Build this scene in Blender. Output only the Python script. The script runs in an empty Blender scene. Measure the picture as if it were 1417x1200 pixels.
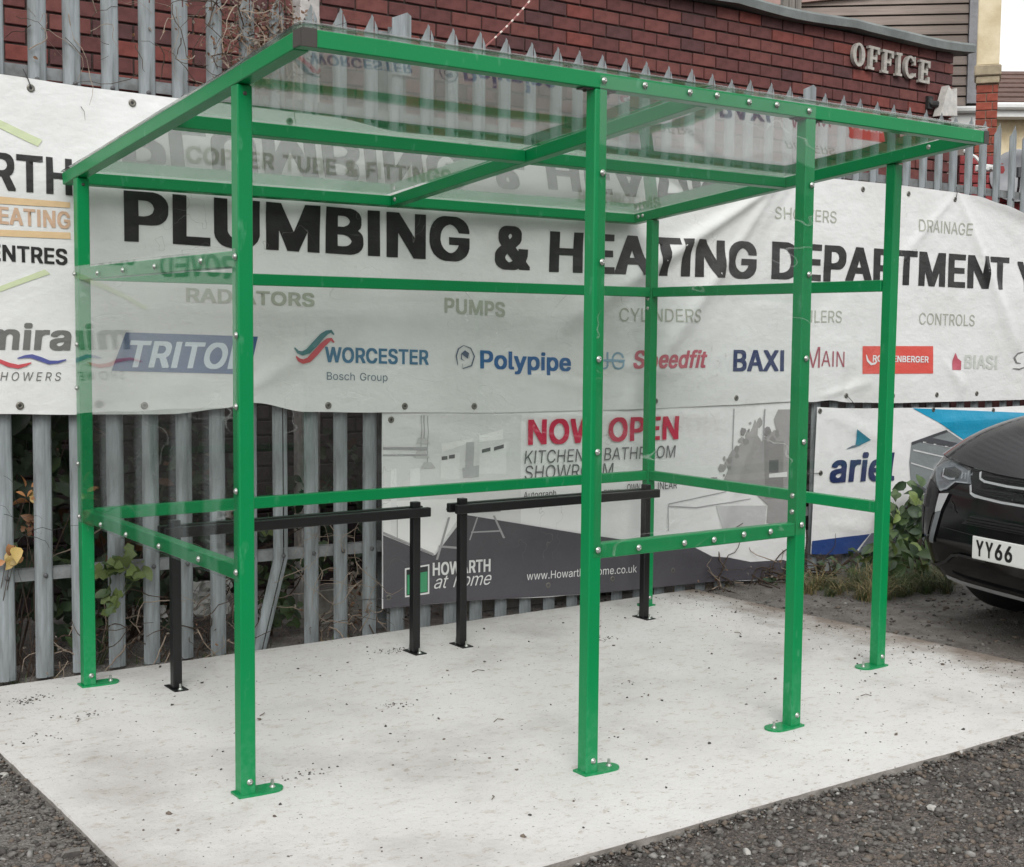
import bpy, bmesh, math, random
import numpy as np
from mathutils import Vector, Matrix, noise

random.seed(7)
RNG = np.random.default_rng(11)
SC = bpy.context.scene
COL = SC.collection

# ------------------------------------------------------------------ camera
def set_camera():
    yaw, pit, rol = map(math.radians, (35.1289, -4.3248, 0.5312))
    F = Vector((math.sin(yaw)*math.cos(pit), math.cos(yaw)*math.cos(pit), math.sin(pit)))
    R = Vector((math.cos(yaw), -math.sin(yaw), 0.0))
    U = R.cross(F)
    R2 = R*math.cos(rol) + U*math.sin(rol)
    U2 = -R*math.sin(rol) + U*math.cos(rol)
    cd = bpy.data.cameras.new('camera')
    cd.sensor_fit = 'HORIZONTAL'; cd.sensor_width = 36.0
    cd.lens = 1856.5/1417.0*36.0
    cd.clip_start = 0.05; cd.clip_end = 600.0
    co = bpy.data.objects.new('camera', cd)
    m = Matrix((R2, U2, -F)).transposed().to_4x4()
    m.translation = Vector((-1.712, -5.4566, 1.4715))
    co.matrix_world = m
    COL.objects.link(co); SC.camera = co
set_camera()

# ------------------------------------------------------------------ light: overcast day
SUN_EL, SUN_AZ = 40.0, 212.0
w = bpy.data.worlds.new('World'); SC.world = w; w.use_nodes = True
nt = w.node_tree; nt.nodes.clear()
sky = nt.nodes.new('ShaderNodeTexSky'); sky.sky_type = 'NISHITA'; sky.sun_disc = False
sky.sun_elevation = math.radians(SUN_EL); sky.sun_rotation = math.radians(SUN_AZ)
sky.dust_density = 3.0; sky.air_density = 1.0
hs = nt.nodes.new('ShaderNodeHueSaturation'); hs.inputs['Saturation'].default_value = 0.12
mx = nt.nodes.new('ShaderNodeMix'); mx.data_type = 'RGBA'; mx.inputs[0].default_value = 0.72
mx.inputs[7].default_value = (7.25, 7.3, 7.35, 1.0)          # even cloud deck over the sky
bg = nt.nodes.new('ShaderNodeBackground'); bg.inputs[1].default_value = 0.12
wo = nt.nodes.new('ShaderNodeOutputWorld')
nt.links.new(sky.outputs[0], hs.inputs['Color']); nt.links.new(hs.outputs[0], mx.inputs[6])
nt.links.new(mx.outputs[2], bg.inputs[0]); nt.links.new(bg.outputs[0], wo.inputs[0])
sl = bpy.data.lights.new('sun', 'SUN'); sl.energy = 1.15; sl.angle = math.radians(32); sl.color = (1.0, 0.98, 0.955)
so = bpy.data.objects.new('sun', sl); COL.objects.link(so)
_a, _e = math.radians(SUN_AZ), math.radians(SUN_EL)
_d = Vector((math.sin(_a)*math.cos(_e), math.cos(_a)*math.cos(_e), math.sin(_e)))
so.rotation_euler = _d.to_track_quat('Z', 'Y').to_euler()
vs = SC.view_settings; vs.view_transform = 'Standard'; vs.look = 'None'; vs.gamma = 1.0
vs.use_curve_mapping = False; vs.exposure = 0.58
SC.cycles.max_bounces = 12; SC.cycles.transparent_max_bounces = 24
SC.cycles.glossy_bounces = 6

# ------------------------------------------------------------------ helpers
def tag(o, label=None, cat=None, group=None, kind=None):
    if label: o['label'] = label
    if cat: o['category'] = cat
    if group: o['group'] = group
    if kind: o['kind'] = kind
    return o

def link(name, data, parent=None, loc=None):
    o = bpy.data.objects.new(name, data); COL.objects.link(o)
    if loc is not None: o.location = loc
    if parent is not None: o.parent = parent
    return o

def empty(name, label, cat, group=None, loc=(0, 0, 0), rz=0.0):
    o = bpy.data.objects.new(name, None); COL.objects.link(o)
    o.location = loc; o.rotation_euler = (0, 0, rz); o.empty_display_size = 0.1
    return tag(o, label, cat, group)

class MB:
    """collects faces and links them as one mesh object"""
    def __init__(s): s.v = []; s.f = []; s.m = []
    def add(s, vs, fs, mi=0):
        n = len(s.v); s.v += [tuple(p) for p in vs]
        s.f += [tuple(i+n for i in f) for f in fs]; s.m += [mi]*len(fs)
    def box(s, x0, x1, y0, y1, z0, z1, mi=0, M=None):
        p = [(x0,y0,z0),(x1,y0,z0),(x1,y1,z0),(x0,y1,z0),(x0,y0,z1),(x1,y0,z1),(x1,y1,z1),(x0,y1,z1)]
        if M is not None: p = [M @ Vector(q) for q in p]
        s.add(p, [(0,3,2,1),(4,5,6,7),(0,1,5,4),(1,2,6,5),(2,3,7,6),(3,0,4,7)], mi)
    def bbox(s, x0, x1, y0, y1, z0, z1, b=0.003, mi=0, M=None):
        """box with bevelled edges"""
        X = (x0, x1); Y = (y0, y1); Z = (z0, z1); vs = []
        def ins(i, lo, hi): return lo+b if i == 0 else hi-b
        idx = {}
        for i in (0,1):
            for j in (0,1):
                for k in (0,1):
                    for a in range(3):
                        p = [ins(i,x0,x1), ins(j,y0,y1), ins(k,z0,z1)]
                        p[a] = (X[i], Y[j], Z[k])[a]
                        idx[(i,j,k,a)] = len(vs); vs.append(p)
        fs = []
        for a in range(3):
            o1, o2 = [(1,2),(0,2),(0,1)][a]
            for side in (0,1):
                q = []
                for u, v_ in ((0,0),(1,0),(1,1),(0,1)):
                    c = [0,0,0]; c[a] = side; c[o1] = u; c[o2] = v_
                    q.append(idx[(c[0],c[1],c[2],a)])
                fs.append(tuple(q))
        for a in range(3):            # edges along axis a
            o1, o2 = [(1,2),(0,2),(0,1)][a]
            for u in (0,1):
                for v_ in (0,1):
                    def I(t, fa):
                        c = [0,0,0]; c[a] = t; c[o1] = u; c[o2] = v_
                        return idx[(c[0],c[1],c[2],fa)]
                    fs.append((I(0,o1), I(1,o1), I(1,o2), I(0,o2)))
        for i in (0,1):
            for j in (0,1):
                for k in (0,1):
                    fs.append((idx[(i,j,k,0)], idx[(i,j,k,1)], idx[(i,j,k,2)]))
        if M is not None: vs = [M @ Vector(q) for q in vs]
        s.add(vs, fs, mi)
    def tube(s, pts, r, n=6, mi=0, cap=True):
        pts = [Vector(p) for p in pts]; rs = r if isinstance(r, (list, tuple)) else [r]*len(pts)
        up = Vector((0.13, 0.31, 0.94)); rings = []
        for i, p in enumerate(pts):
            t = (pts[min(i+1, len(pts)-1)] - pts[max(i-1, 0)])
            if t.length < 1e-9: t = Vector((0,0,1))
            t.normalize(); a = t.cross(up)
            if a.length < 1e-3: a = t.cross(Vector((1,0,0)))
            a.normalize(); b = t.cross(a)
            rings.append([p + (a*math.cos(2*math.pi*k/n) + b*math.sin(2*math.pi*k/n))*rs[i] for k in range(n)])
        vs = [q for ring in rings for q in ring]; fs = []
        for i in range(len(pts)-1):
            for k in range(n):
                fs.append((i*n+k, i*n+(k+1)%n, (i+1)*n+(k+1)%n, (i+1)*n+k))
        if cap: fs.append(tuple(range(n))[::-1]); fs.append(tuple(range((len(pts)-1)*n, len(pts)*n)))
        s.add(vs, fs, mi)
    def lathe(s, prof, M=None, n=16, mi=0):
        vs = []; fs = []
        for r, z in prof:
            for k in range(n): vs.append(Vector((r*math.cos(2*math.pi*k/n), r*math.sin(2*math.pi*k/n), z)))
        for i in range(len(prof)-1):
            for k in range(n): fs.append((i*n+k, i*n+(k+1)%n, (i+1)*n+(k+1)%n, (i+1)*n+k))
        if M is not None: vs = [M @ q for q in vs]
        s.add(vs, fs, mi)
    def prism(s, poly, y0, y1, axis='y', mi=0, M=None):
        n = len(poly)
        def P(a, b, c): return (a, c, b) if axis == 'y' else ((c, a, b) if axis == 'x' else (a, b, c))
        vs = [P(a, b, y0) for a, b in poly] + [P(a, b, y1) for a, b in poly]
        fs = [tuple(range(n)), tuple(range(n, 2*n))[::-1]] + [(i, (i+1) % n, n+(i+1) % n, n+i) for i in range(n)]
        if M is not None: vs = [M @ Vector(q) for q in vs]
        s.add(vs, fs, mi)
    def mesh(s, name, mats, smooth=False):
        me = bpy.data.meshes.new(name); me.from_pydata(s.v, [], s.f)
        for m in (mats if isinstance(mats, (list, tuple)) else [mats]): me.materials.append(m)
        if len(me.materials) > 1: me.polygons.foreach_set('material_index', s.m)
        bm = bmesh.new(); bm.from_mesh(me); bmesh.ops.recalc_face_normals(bm, faces=bm.faces); bm.to_mesh(me); bm.free()
        if smooth: me.polygons.foreach_set('use_smooth', [True]*len(me.polygons))
        me.update(); return me
    def build(s, name, mats, parent=None, loc=None, smooth=False):
        return link(name, s.mesh(name, mats, smooth), parent, loc)

# ------------------------------------------------------------------ materials
def _n(nt, t, **kw):
    n = nt.nodes.new(t)
    for k, v in kw.items(): setattr(n, k, v)
    return n
def ramp(nt, stops):
    r = nt.nodes.new('ShaderNodeValToRGB'); e = r.color_ramp.elements
    while len(e) > 1: e.remove(e[0])
    e[0].position = stops[0][0]; e[0].color = (*stops[0][1], 1)
    for p, c in stops[1:]:
        x = e.new(p); x.color = (*c, 1)
    return r
def tex(nt, scale, detail=4, rough=0.6, coord='Object', stretch=None, kind='ShaderNodeTexNoise'):
    tc = _n(nt, 'ShaderNodeTexCoord'); src = tc.outputs[coord]
    if stretch:
        mp = _n(nt, 'ShaderNodeMapping'); mp.inputs['Scale'].default_value = stretch
        nt.links.new(src, mp.inputs[0]); src = mp.outputs[0]
    t = _n(nt, kind); t.inputs['Scale'].default_value = scale
    if kind == 'ShaderNodeTexNoise': t.inputs['Detail'].default_value = detail; t.inputs['Roughness'].default_value = rough
    nt.links.new(src, t.inputs['Vector']); return t
def mat(name, col, rough=0.5, metal=0.0, var=0.0, vscale=8.0, col2=None, bump=0.0, bscale=60.0, spec=0.5,
        stretch=None, coat=0.0, lo=0.35, hi=0.65, objvar=0.0, detail=5, bstretch=None, trans=0.0):
    m = bpy.data.materials.new(name); m.use_nodes = True; nt = m.node_tree
    b = nt.nodes['Principled BSDF']
    b.inputs['Base Color'].default_value = (*col, 1); b.inputs['Roughness'].default_value = rough
    b.inputs['Metallic'].default_value = metal; b.inputs['Specular IOR Level'].default_value = spec
    b.inputs['Coat Weight'].default_value = coat; b.inputs['Coat Roughness'].default_value = 0.05
    last = None
    if var > 0 or col2:
        t = tex(nt, vscale, detail=detail, stretch=stretch)
        c2 = col2 if col2 else tuple(max(0, c*(1-var)) for c in col)
        r = ramp(nt, [(lo, c2), (hi, col)]); nt.links.new(t.outputs['Fac'], r.inputs[0]); last = r.outputs[0]
        rr = _n(nt, 'ShaderNodeMapRange'); rr.inputs[3].default_value = min(1, rough*1.25); rr.inputs[4].default_value = rough*0.85
        nt.links.new(t.outputs['Fac'], rr.inputs[0]); nt.links.new(rr.outputs[0], b.inputs['Roughness'])
    if objvar > 0:
        oi = _n(nt, 'ShaderNodeObjectInfo'); h = _n(nt, 'ShaderNodeHueSaturation')
        mr = _n(nt, 'ShaderNodeMapRange'); mr.inputs[3].default_value = 1-objvar; mr.inputs[4].default_value = 1+objvar
        nt.links.new(oi.outputs['Random'], mr.inputs[0]); nt.links.new(mr.outputs[0], h.inputs['Value'])
        if last: nt.links.new(last, h.inputs['Color'])
        else: h.inputs['Color'].default_value = (*col, 1)
        last = h.outputs[0]
    if last: nt.links.new(last, b.inputs['Base Color'])
    if bump > 0:
        t2 = tex(nt, bscale, detail=6, stretch=bstretch); bp = _n(nt, 'ShaderNodeBump'); bp.inputs['Strength'].default_value = 1.0
        bp.inputs['Distance'].default_value = bump
        nt.links.new(t2.outputs['Fac'], bp.inputs['Height']); nt.links.new(bp.outputs[0], b.inputs['Normal'])
    return m

def glass_mat(name, tint=(0.95, 0.97, 0.955), film=0.03, f0=0.045, rough=0.02, wob=0.0, scratch=0.0):
    """clear sheet: transparent with Schlick reflection, works for both faces of a thin sheet"""
    m = bpy.data.materials.new(name); m.use_nodes = True; nt = m.node_tree; nt.nodes.clear()
    tr = _n(nt, 'ShaderNodeBsdfTransparent'); tr.inputs[0].default_value = (*tint, 1)
    gl = _n(nt, 'ShaderNodeBsdfGlossy'); gl.inputs['Roughness'].default_value = rough
    df = _n(nt, 'ShaderNodeBsdfDiffuse'); df.inputs[0].default_value = (0.75, 0.78, 0.76, 1)
    lw = _n(nt, 'ShaderNodeNewGeometry'); dt = _n(nt, 'ShaderNodeVectorMath', operation='DOT_PRODUCT')
    nt.links.new(lw.outputs['Normal'], dt.inputs[0]); nt.links.new(lw.outputs['Incoming'], dt.inputs[1])
    ab = _n(nt, 'ShaderNodeMath', operation='ABSOLUTE'); nt.links.new(dt.outputs['Value'], ab.inputs[0])
    om = _n(nt, 'ShaderNodeMath', operation='SUBTRACT'); om.inputs[0].default_value = 1.0; nt.links.new(ab.outputs[0], om.inputs[1])
    pw = _n(nt, 'ShaderNodeMath', operation='POWER'); pw.inputs[1].default_value = 5.0; nt.links.new(om.outputs[0], pw.inputs[0])
    ma = _n(nt, 'ShaderNodeMath', operation='MULTIPLY_ADD'); ma.inputs[1].default_value = 1-f0; ma.inputs[2].default_value = f0
    nt.links.new(pw.outputs[0], ma.inputs[0])
    m1 = _n(nt, 'ShaderNodeMixShader'); m2 = _n(nt, 'ShaderNodeMixShader'); m1.inputs[0].default_value = film
    if film > 0:
        t = tex(nt, 3.0, detail=7, rough=0.7); mr = _n(nt, 'ShaderNodeMapRange')
        mr.inputs[1].default_value = 0.35; mr.inputs[2].default_value = 0.8; mr.inputs[3].default_value = film*0.5; mr.inputs[4].default_value = film*2.2
        nt.links.new(t.outputs['Fac'], mr.inputs[0]); last = mr.outputs[0]
        if scratch > 0:     # thin pale scuffs and rucks in the protective film
            wv = tex(nt, 1.6, detail=2.5, rough=0.5, stretch=(1, 1, 2.2))
            sb = _n(nt, 'ShaderNodeMath', operation='SUBTRACT'); sb.inputs[1].default_value = 0.5; nt.links.new(wv.outputs['Fac'], sb.inputs[0])
            a2 = _n(nt, 'ShaderNodeMath', operation='ABSOLUTE'); nt.links.new(sb.outputs[0], a2.inputs[0])
            m3 = _n(nt, 'ShaderNodeMapRange'); m3.inputs[1].default_value = 0.0; m3.inputs[2].default_value = 0.0035
            m3.inputs[3].default_value = scratch; m3.inputs[4].default_value = 0.0; nt.links.new(a2.outputs[0], m3.inputs[0])
            mk = tex(nt, 2.3, detail=1); m4 = _n(nt, 'ShaderNodeMapRange'); m4.inputs[1].default_value = 0.52; m4.inputs[2].default_value = 0.6
            nt.links.new(mk.outputs['Fac'], m4.inputs[0])
            mu = _n(nt, 'ShaderNodeMath', operation='MULTIPLY'); nt.links.new(m3.outputs[0], mu.inputs[0]); nt.links.new(m4.outputs[0], mu.inputs[1])
            ad = _n(nt, 'ShaderNodeMath', operation='ADD'); nt.links.new(last, ad.inputs[0]); nt.links.new(mu.outputs[0], ad.inputs[1]); last = ad.outputs[0]
        nt.links.new(last, m1.inputs[0])
    if wob > 0:
        t2 = tex(nt, 2.0, detail=1); bp = _n(nt, 'ShaderNodeBump'); bp.inputs['Distance'].default_value = wob
        nt.links.new(t2.outputs['Fac'], bp.inputs['Height']); nt.links.new(bp.outputs[0], gl.inputs['Normal'])
    nt.links.new(tr.outputs[0], m1.inputs[1]); nt.links.new(df.outputs[0], m1.inputs[2])
    nt.links.new(ma.outputs[0], m2.inputs[0]); nt.links.new(m1.outputs[0], m2.inputs[1]); nt.links.new(gl.outputs[0], m2.inputs[2])
    o = _n(nt, 'ShaderNodeOutputMaterial'); nt.links.new(m2.outputs[0], o.inputs[0]); return m

def srgb(r, g, b):
    f = lambda c: (c/255/12.92) if c/255 <= 0.04045 else ((c/255+0.055)/1.055)**2.4
    return (f(r), f(g), f(b))
# ------------------------------------------------------------------ setting: ground, slab
def ground_material():
    m = bpy.data.materials.new('worn_tarmac'); m.use_nodes = True; nt = m.node_tree; b = nt.nodes['Principled BSDF']
    t = tex(nt, 2.2, detail=6); t2 = tex(nt, 170.0, detail=2, rough=0.5); v = tex(nt, 95.0, kind='ShaderNodeTexVoronoi')
    r = ramp(nt, [(0.3, (0.066, 0.056, 0.050)), (0.45, (0.098, 0.084, 0.075)), (0.58, (0.125, 0.104, 0.092)), (0.72, (0.15, 0.138, 0.124))])
    nt.links.new(t.outputs['Fac'], r.inputs[0])
    r2 = ramp(nt, [(0.0, (0.55, 0.55, 0.55)), (0.6, (1.0, 1.0, 1.0)), (1.0, (1.7, 1.6, 1.5))]); nt.links.new(v.outputs['Color'], r2.inputs[0])
    mx = _n(nt, 'ShaderNodeMix', data_type='RGBA', blend_type='MULTIPLY'); mx.inputs[0].default_value = 1.0
    # bare pale soil takes over from the tarmac between the slab and the fence on the right
    tc = _n(nt, 'ShaderNodeTexCoord'); sx = _n(nt, 'ShaderNodeSeparateXYZ'); nt.links.new(tc.outputs['Object'], sx.inputs[0])
    nz = tex(nt, 1.6, detail=6, rough=0.65); ad = _n(nt, 'ShaderNodeMath', operation='MULTIPLY_ADD'); ad.inputs[1].default_value = 1.4
    nt.links.new(nz.outputs['Fac'], ad.inputs[0]); nt.links.new(sx.outputs['Y'], ad.inputs[2])
    mr = _n(nt, 'ShaderNodeMapRange'); mr.inputs[1].default_value = -1.35; mr.inputs[2].default_value = -0.75; nt.links.new(ad.outputs[0], mr.inputs[0])
    soil = ramp(nt, [(0.3, (0.10, 0.088, 0.078)), (0.5, (0.17, 0.155, 0.14)), (0.68, (0.26, 0.245, 0.225))]); st = tex(nt, 7.0, detail=8, rough=0.7); nt.links.new(st.outputs['Fac'], soil.inputs[0])
    nt.links.new(r.outputs[0], mx.inputs[6]); nt.links.new(r2.outputs[0], mx.inputs[7])
    mx2 = _n(nt, 'ShaderNodeMix', data_type='RGBA'); nt.links.new(mr.outputs[0], mx2.inputs[0]); nt.links.new(mx.outputs[2], mx2.inputs[6]); nt.links.new(soil.outputs[0], mx2.inputs[7]); nt.links.new(mx2.outputs[2], b.inputs['Base Color'])
    b.inputs['Roughness'].default_value = 0.9
    bp = _n(nt, 'ShaderNodeBump'); bp.inputs['Distance'].default_value = 0.012
    nt.links.new(v.outputs['Distance'], bp.inputs['Height'])
    bp2 = _n(nt, 'ShaderNodeBump'); bp2.inputs['Distance'].default_value = 0.004; nt.links.new(t2.outputs['Fac'], bp2.inputs['Height'])
    nt.links.new(bp.outputs[0], bp2.inputs['Normal']); nt.links.new(bp2.outputs[0], b.inputs['Normal']); return m
M_GROUND = ground_material()

def slab_material():
    m = bpy.data.materials.new('new_concrete'); m.use_nodes = True; nt = m.node_tree; b = nt.nodes['Principled BSDF']
    t = tex(nt, 1.1, detail=9, rough=0.62)
    r = ramp(nt, [(0.30, (0.41, 0.385, 0.36)), (0.42, (0.52, 0.505, 0.485)), (0.49, (0.585, 0.572, 0.55)), (0.60, (0.62, 0.608, 0.588)), (0.62, (0.63, 0.62, 0.60))]); nt.links.new(t.outputs['Fac'], r.inputs[0])
    def mul(a, tname, stops, fac=1.0):
        rr = ramp(nt, stops); nt.links.new(tname.outputs['Fac'], rr.inputs[0])
        mx = _n(nt, 'ShaderNodeMix', data_type='RGBA', blend_type='MULTIPLY'); mx.inputs[0].default_value = fac
        nt.links.new(a, mx.inputs[6]); nt.links.new(rr.outputs[0], mx.inputs[7]); return mx.outputs[2]
    o = mul(r.outputs[0], tex(nt, 26, detail=5, rough=0.7, stretch=(0.8, 1.2, 1)), [(0.30, (0.66, 0.61, 0.55)), (0.42, (1, 1, 1))])
    o = mul(o, tex(nt, 120, detail=3, rough=0.6, stretch=(0.6, 1.2, 1)), [(0.30, (0.40, 0.36, 0.32)), (0.36, (1, 1, 1))])
    o = mul(o, tex(nt, 14, detail=6, rough=0.75, stretch=(0.85, 1.15, 1)), [(0.33, (0.80, 0.76, 0.71)), (0.46, (1, 1, 1))])
    vo = tex(nt, 30.0, kind='ShaderNodeTexVoronoi'); sp_ = _n(nt, 'ShaderNodeSeparateColor'); nt.links.new(vo.outputs['Color'], sp_.inputs[0])
    lt = _n(nt, 'ShaderNodeMapRange'); lt.inputs[1].default_value = 0.55; lt.inputs[2].default_value = 1.0; lt.inputs[3].default_value = 0.0; lt.inputs[4].default_value = 0.17; nt.links.new(sp_.outputs[0], lt.inputs[0])
    cmp_ = _n(nt, 'ShaderNodeMath', operation='LESS_THAN'); nt.links.new(vo.outputs['Distance'], cmp_.inputs[0]); nt.links.new(lt.outputs[0], cmp_.inputs[1])
    cf = _n(nt, 'ShaderNodeMath', operation='MULTIPLY'); cf.inputs[1].default_value = 0.7; nt.links.new(cmp_.outputs[0], cf.inputs[0])
    dk = _n(nt, 'ShaderNodeMix', data_type='RGBA'); dk.inputs[7].default_value = (0.14, 0.12, 0.10, 1); nt.links.new(cf.outputs[0], dk.inputs[0]); nt.links.new(o, dk.inputs[6]); o = dk.outputs[2]
    # brown dirt walked on to the corner nearest the parked car
    tc = _n(nt, 'ShaderNodeTexCoord'); sx = _n(nt, 'ShaderNodeSeparateXYZ'); nt.links.new(tc.outputs['Object'], sx.inputs[0])
    nz = tex(nt, 3.5, detail=7, rough=0.7)
    ad = _n(nt, 'ShaderNodeMath', operation='MULTIPLY_ADD'); ad.inputs[1].default_value = 0.9; nt.links.new(nz.outputs['Fac'], ad.inputs[0]); nt.links.new(sx.outputs['X'], ad.inputs[2])
    mr = _n(nt, 'ShaderNodeMapRange'); mr.inputs[1].default_value = 3.72; mr.inputs[2].default_value = 4.06; nt.links.new(ad.outputs[0], mr.inputs[0])
    mx = _n(nt, 'ShaderNodeMix', data_type='RGBA'); mx.inputs[7].default_value = (0.20, 0.165, 0.135, 1)
    nt.links.new(mr.outputs[0], mx.inputs[0]); nt.links.new(o, mx.inputs[6]); nt.links.new(mx.outputs[2], b.inputs['Base Color'])
    b.inputs['Roughness'].default_value = 0.88
    tb = tex(nt, 45, detail=8, rough=0.7); bp = _n(nt, 'ShaderNodeBump'); bp.inputs['Distance'].default_value = 0.004
    nt.links.new(tb.outputs['Fac'], bp.inputs['Height']); nt.links.new(bp.outputs[0], b.inputs['Normal']); return m
M_SLAB = slab_material()

def gheight(x, y):
    """ground level beside the slab; gently uneven, falls a little towards the far right"""
    return -0.027 + 0.016*noise.noise(Vector((x*1.3, y*1.3, 0))) + 0.006*noise.noise(Vector((x*6, y*6, 3)))
def make_ground():
    bm = bmesh.new()
    xs = list(np.arange(-4, 9.01, 0.1)); ys = list(np.arange(-7, 4.01, 0.1))
    xs = [-150, -60, -25, -10, -6] + xs + [12, 18, 30, 60, 150]; ys = [-150, -60, -25, -12, -9] + ys + [7, 12, 25, 60, 150]
    V = [[bm.verts.new((x, y, gheight(x, y) - (0.03 if (-0.4 < x < 3.4 and -2.4 < y < 0.1) else 0))) for x in xs] for y in ys]
    for j in range(len(ys)-1):
        for i in range(len(xs)-1): bm.faces.new((V[j][i], V[j][i+1], V[j+1][i+1], V[j+1][i]))
    me = bpy.data.meshes.new('ground'); bm.to_mesh(me); bm.free(); me.materials.append(M_GROUND)
    me.polygons.foreach_set('use_smooth', [True]*len(me.polygons))
    tag(link('ground', me), kind='structure')
make_ground()

def make_slab():
    cs = [(-0.51, -2.557), (3.657, -2.519), (3.561, 0.199), (-0.531, 0.178)]
    out = []
    for k in range(4):
        a, b = Vector(cs[k]), Vector(cs[(k+1) % 4]); n = 90; nrm = Vector((b.y-a.y, a.x-b.x)).normalized()
        for i in range(n):
            p = a.lerp(b, i/n); d = 0.004*noise.noise(Vector((p.x*2, p.y*2, 5))) + 0.0035*noise.noise(Vector((p.x*18, p.y*18, 9)))
            out.append(p + nrm*d)
    bm = bmesh.new()
    top = [bm.verts.new((p.x, p.y, 0.0)) for p in out]
    c = Vector((1.55, -1.2))
    ed = [bm.verts.new((p.x + (p.x-c.x)*0.0022, p.y + (p.y-c.y)*0.0022, -0.007)) for p in out]
    bot = [bm.verts.new((p.x + (p.x-c.x)*0.006, p.y + (p.y-c.y)*0.006, -0.09)) for p in out]
    bm.faces.new(top); n = len(top)
    for i in range(n):
        j = (i+1) % n
        bm.faces.new((top[i], ed[i], ed[j], top[j])); bm.faces.new((ed[i], bot[i], bot[j], ed[j])).material_index = 1
    me = bpy.data.meshes.new('concrete_slab'); bmesh.ops.recalc_face_normals(bm, faces=bm.faces); bm.to_mesh(me); bm.free(); me.materials.append(M_SLAB); me.materials.append(mat('rough_concrete_edge', (.30, .28, .255), .95, col2=(.19, .175, .155), vscale=14, bump=.006, bscale=50))
    tag(link('pavement', me), kind='structure')
make_slab()

def ico(jit=0.30, n=9):
    """a few angular stone shapes as (verts, tris)"""
    bm = bmesh.new(); bmesh.ops.create_icosphere(bm, subdivisions=1, radius=1.0)
    v = np.array([x.co[:] for x in bm.verts]); f = np.array([[q.index for q in t.verts] for t in bm.faces]); bm.free(); out = []
    for k in range(n):
        w_ = v*(1 + RNG.normal(0, jit, (len(v), 1))) * np.array([1.0, RNG.uniform(0.6, 0.95), RNG.uniform(0.4, 0.75)]); out.append((w_, f))
    return out
STONES = ico()
def scatter(name, pts, sizes, mats, label=None, cat='gravel', kind='stuff', weights=None):
    V = []; F = []; MI = []; n = 0; mi = RNG.choice(len(mats), len(pts), p=weights)
    for i, (p, s) in enumerate(zip(pts, sizes)):
        v, f = STONES[i % len(STONES)]; a = RNG.uniform(0, 6.28); t = RNG.normal(0, 0.3)
        c, s_ = math.cos(a), math.sin(a); R = np.array([[c, -s_, 0], [s_, c, 0], [0, 0, 1]]); T = np.array([[1, 0, 0], [0, math.cos(t), -math.sin(t)], [0, math.sin(t), math.cos(t)]])
        V.append((v*s) @ (R @ T).T + np.array(p)); F.append(f+n); n += len(v); MI.append(np.full(len(f), mi[i]))
    V = np.vstack(V); F = np.vstack(F); MI = np.concatenate(MI)
    me = bpy.data.meshes.new(name); me.vertices.add(len(V)); me.vertices.foreach_set('co', V.astype(np.float32).ravel())
    me.loops.add(F.size); me.loops.foreach_set('vertex_index', F.astype(np.int32).ravel())
    me.polygons.add(len(F)); me.polygons.foreach_set('loop_start', np.arange(0, F.size, 3, dtype=np.int32))
    for m in mats: me.materials.append(m)
    me.polygons.foreach_set('material_index', MI.astype(np.int32)); me.update(calc_edges=True); me.validate()
    return tag(link(name, me), label, cat, kind=kind)
M_ST = [mat('stone_dark', (0.07, 0.064, 0.058), 0.9, var=0.4, vscale=90), mat('stone_mid', (0.155, 0.145, 0.134), 0.9, var=0.35, vscale=90),
        mat('stone_brown', (0.15, 0.12, 0.095), 0.9, var=0.3, vscale=90), mat('stone_pale', (0.27, 0.26, 0.245), 0.85, var=0.3, vscale=90),
        mat('stone_white', (0.42, 0.41, 0.38), 0.8, var=0.2, vscale=90)]
def in_slab(x, y, m=0.0): return -0.53-m < x < 3.62+m and -2.57-m < y < 0.19+m
pts = []; sz = []
while len(pts) < 22000:
    u = RNG.random()
    if u < 0.62: x = RNG.uniform(0.2, 4.2); y = RNG.uniform(-3.5, -2.52)
    elif u < 0.80: x = RNG.uniform(-1.1, -0.5); y = RNG.uniform(-2.2, -0.5)
    else: x = RNG.uniform(-2.5, 5.5); y = RNG.uniform(-4.2, -0.2)
    if in_slab(x, y, 0.012): continue
    s = float(RNG.lognormal(math.log(0.0054), 0.52)); s = min(s, 0.0175)
    pts.append((x, y, gheight(x, y)+s*0.25)); sz.append(s)
for _ in range(2600):            # chippings banked against the slab edge
    if RNG.random() < .8: x = RNG.uniform(0.0, 3.7); y = -2.557 + .0092*(x+.51) - .012 - abs(RNG.normal(0, .022))
    else: y = RNG.uniform(-2.5, -.4); x = -.535 - abs(RNG.normal(0, .02))
    s = min(.012, float(RNG.lognormal(math.log(.0046), .45))); pts.append((x, y, gheight(x, y) + RNG.uniform(.2, 1.6)*s + .004*(noise.noise(Vector((x*3, y*3, 2)))+.3))); sz.append(s)
scatter('gravel', pts, sz, M_ST, 'loose grey road chippings around the concrete base', weights=[0.36, 0.40, 0.17, 0.062, 0.008])
pts = []; sz = []
for _ in range(2600):            # dirt, grit and clods right of the slab and along its back edge
    if RNG.random() < 0.7: x = RNG.uniform(3.5, 6.2); y = RNG.uniform(-2.2, 0.2)
    else: x = RNG.uniform(-0.8, 4.5); y = RNG.uniform(0.19, 0.9)
    if in_slab(x, y): continue
    s = min(0.016, float(RNG.lognormal(math.log(0.005), 0.5))); pts.append((x, y, gheight(x, y)+s*0.3)); sz.append(s)
scatter('soil_crumbs', pts, sz, [M_ST[0], M_ST[1], M_ST[2]], 'brown soil crumbs and grit beside the back of the concrete base', 'soil', weights=[0.3, 0.3, 0.4])
pts = []; sz = []
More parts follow.
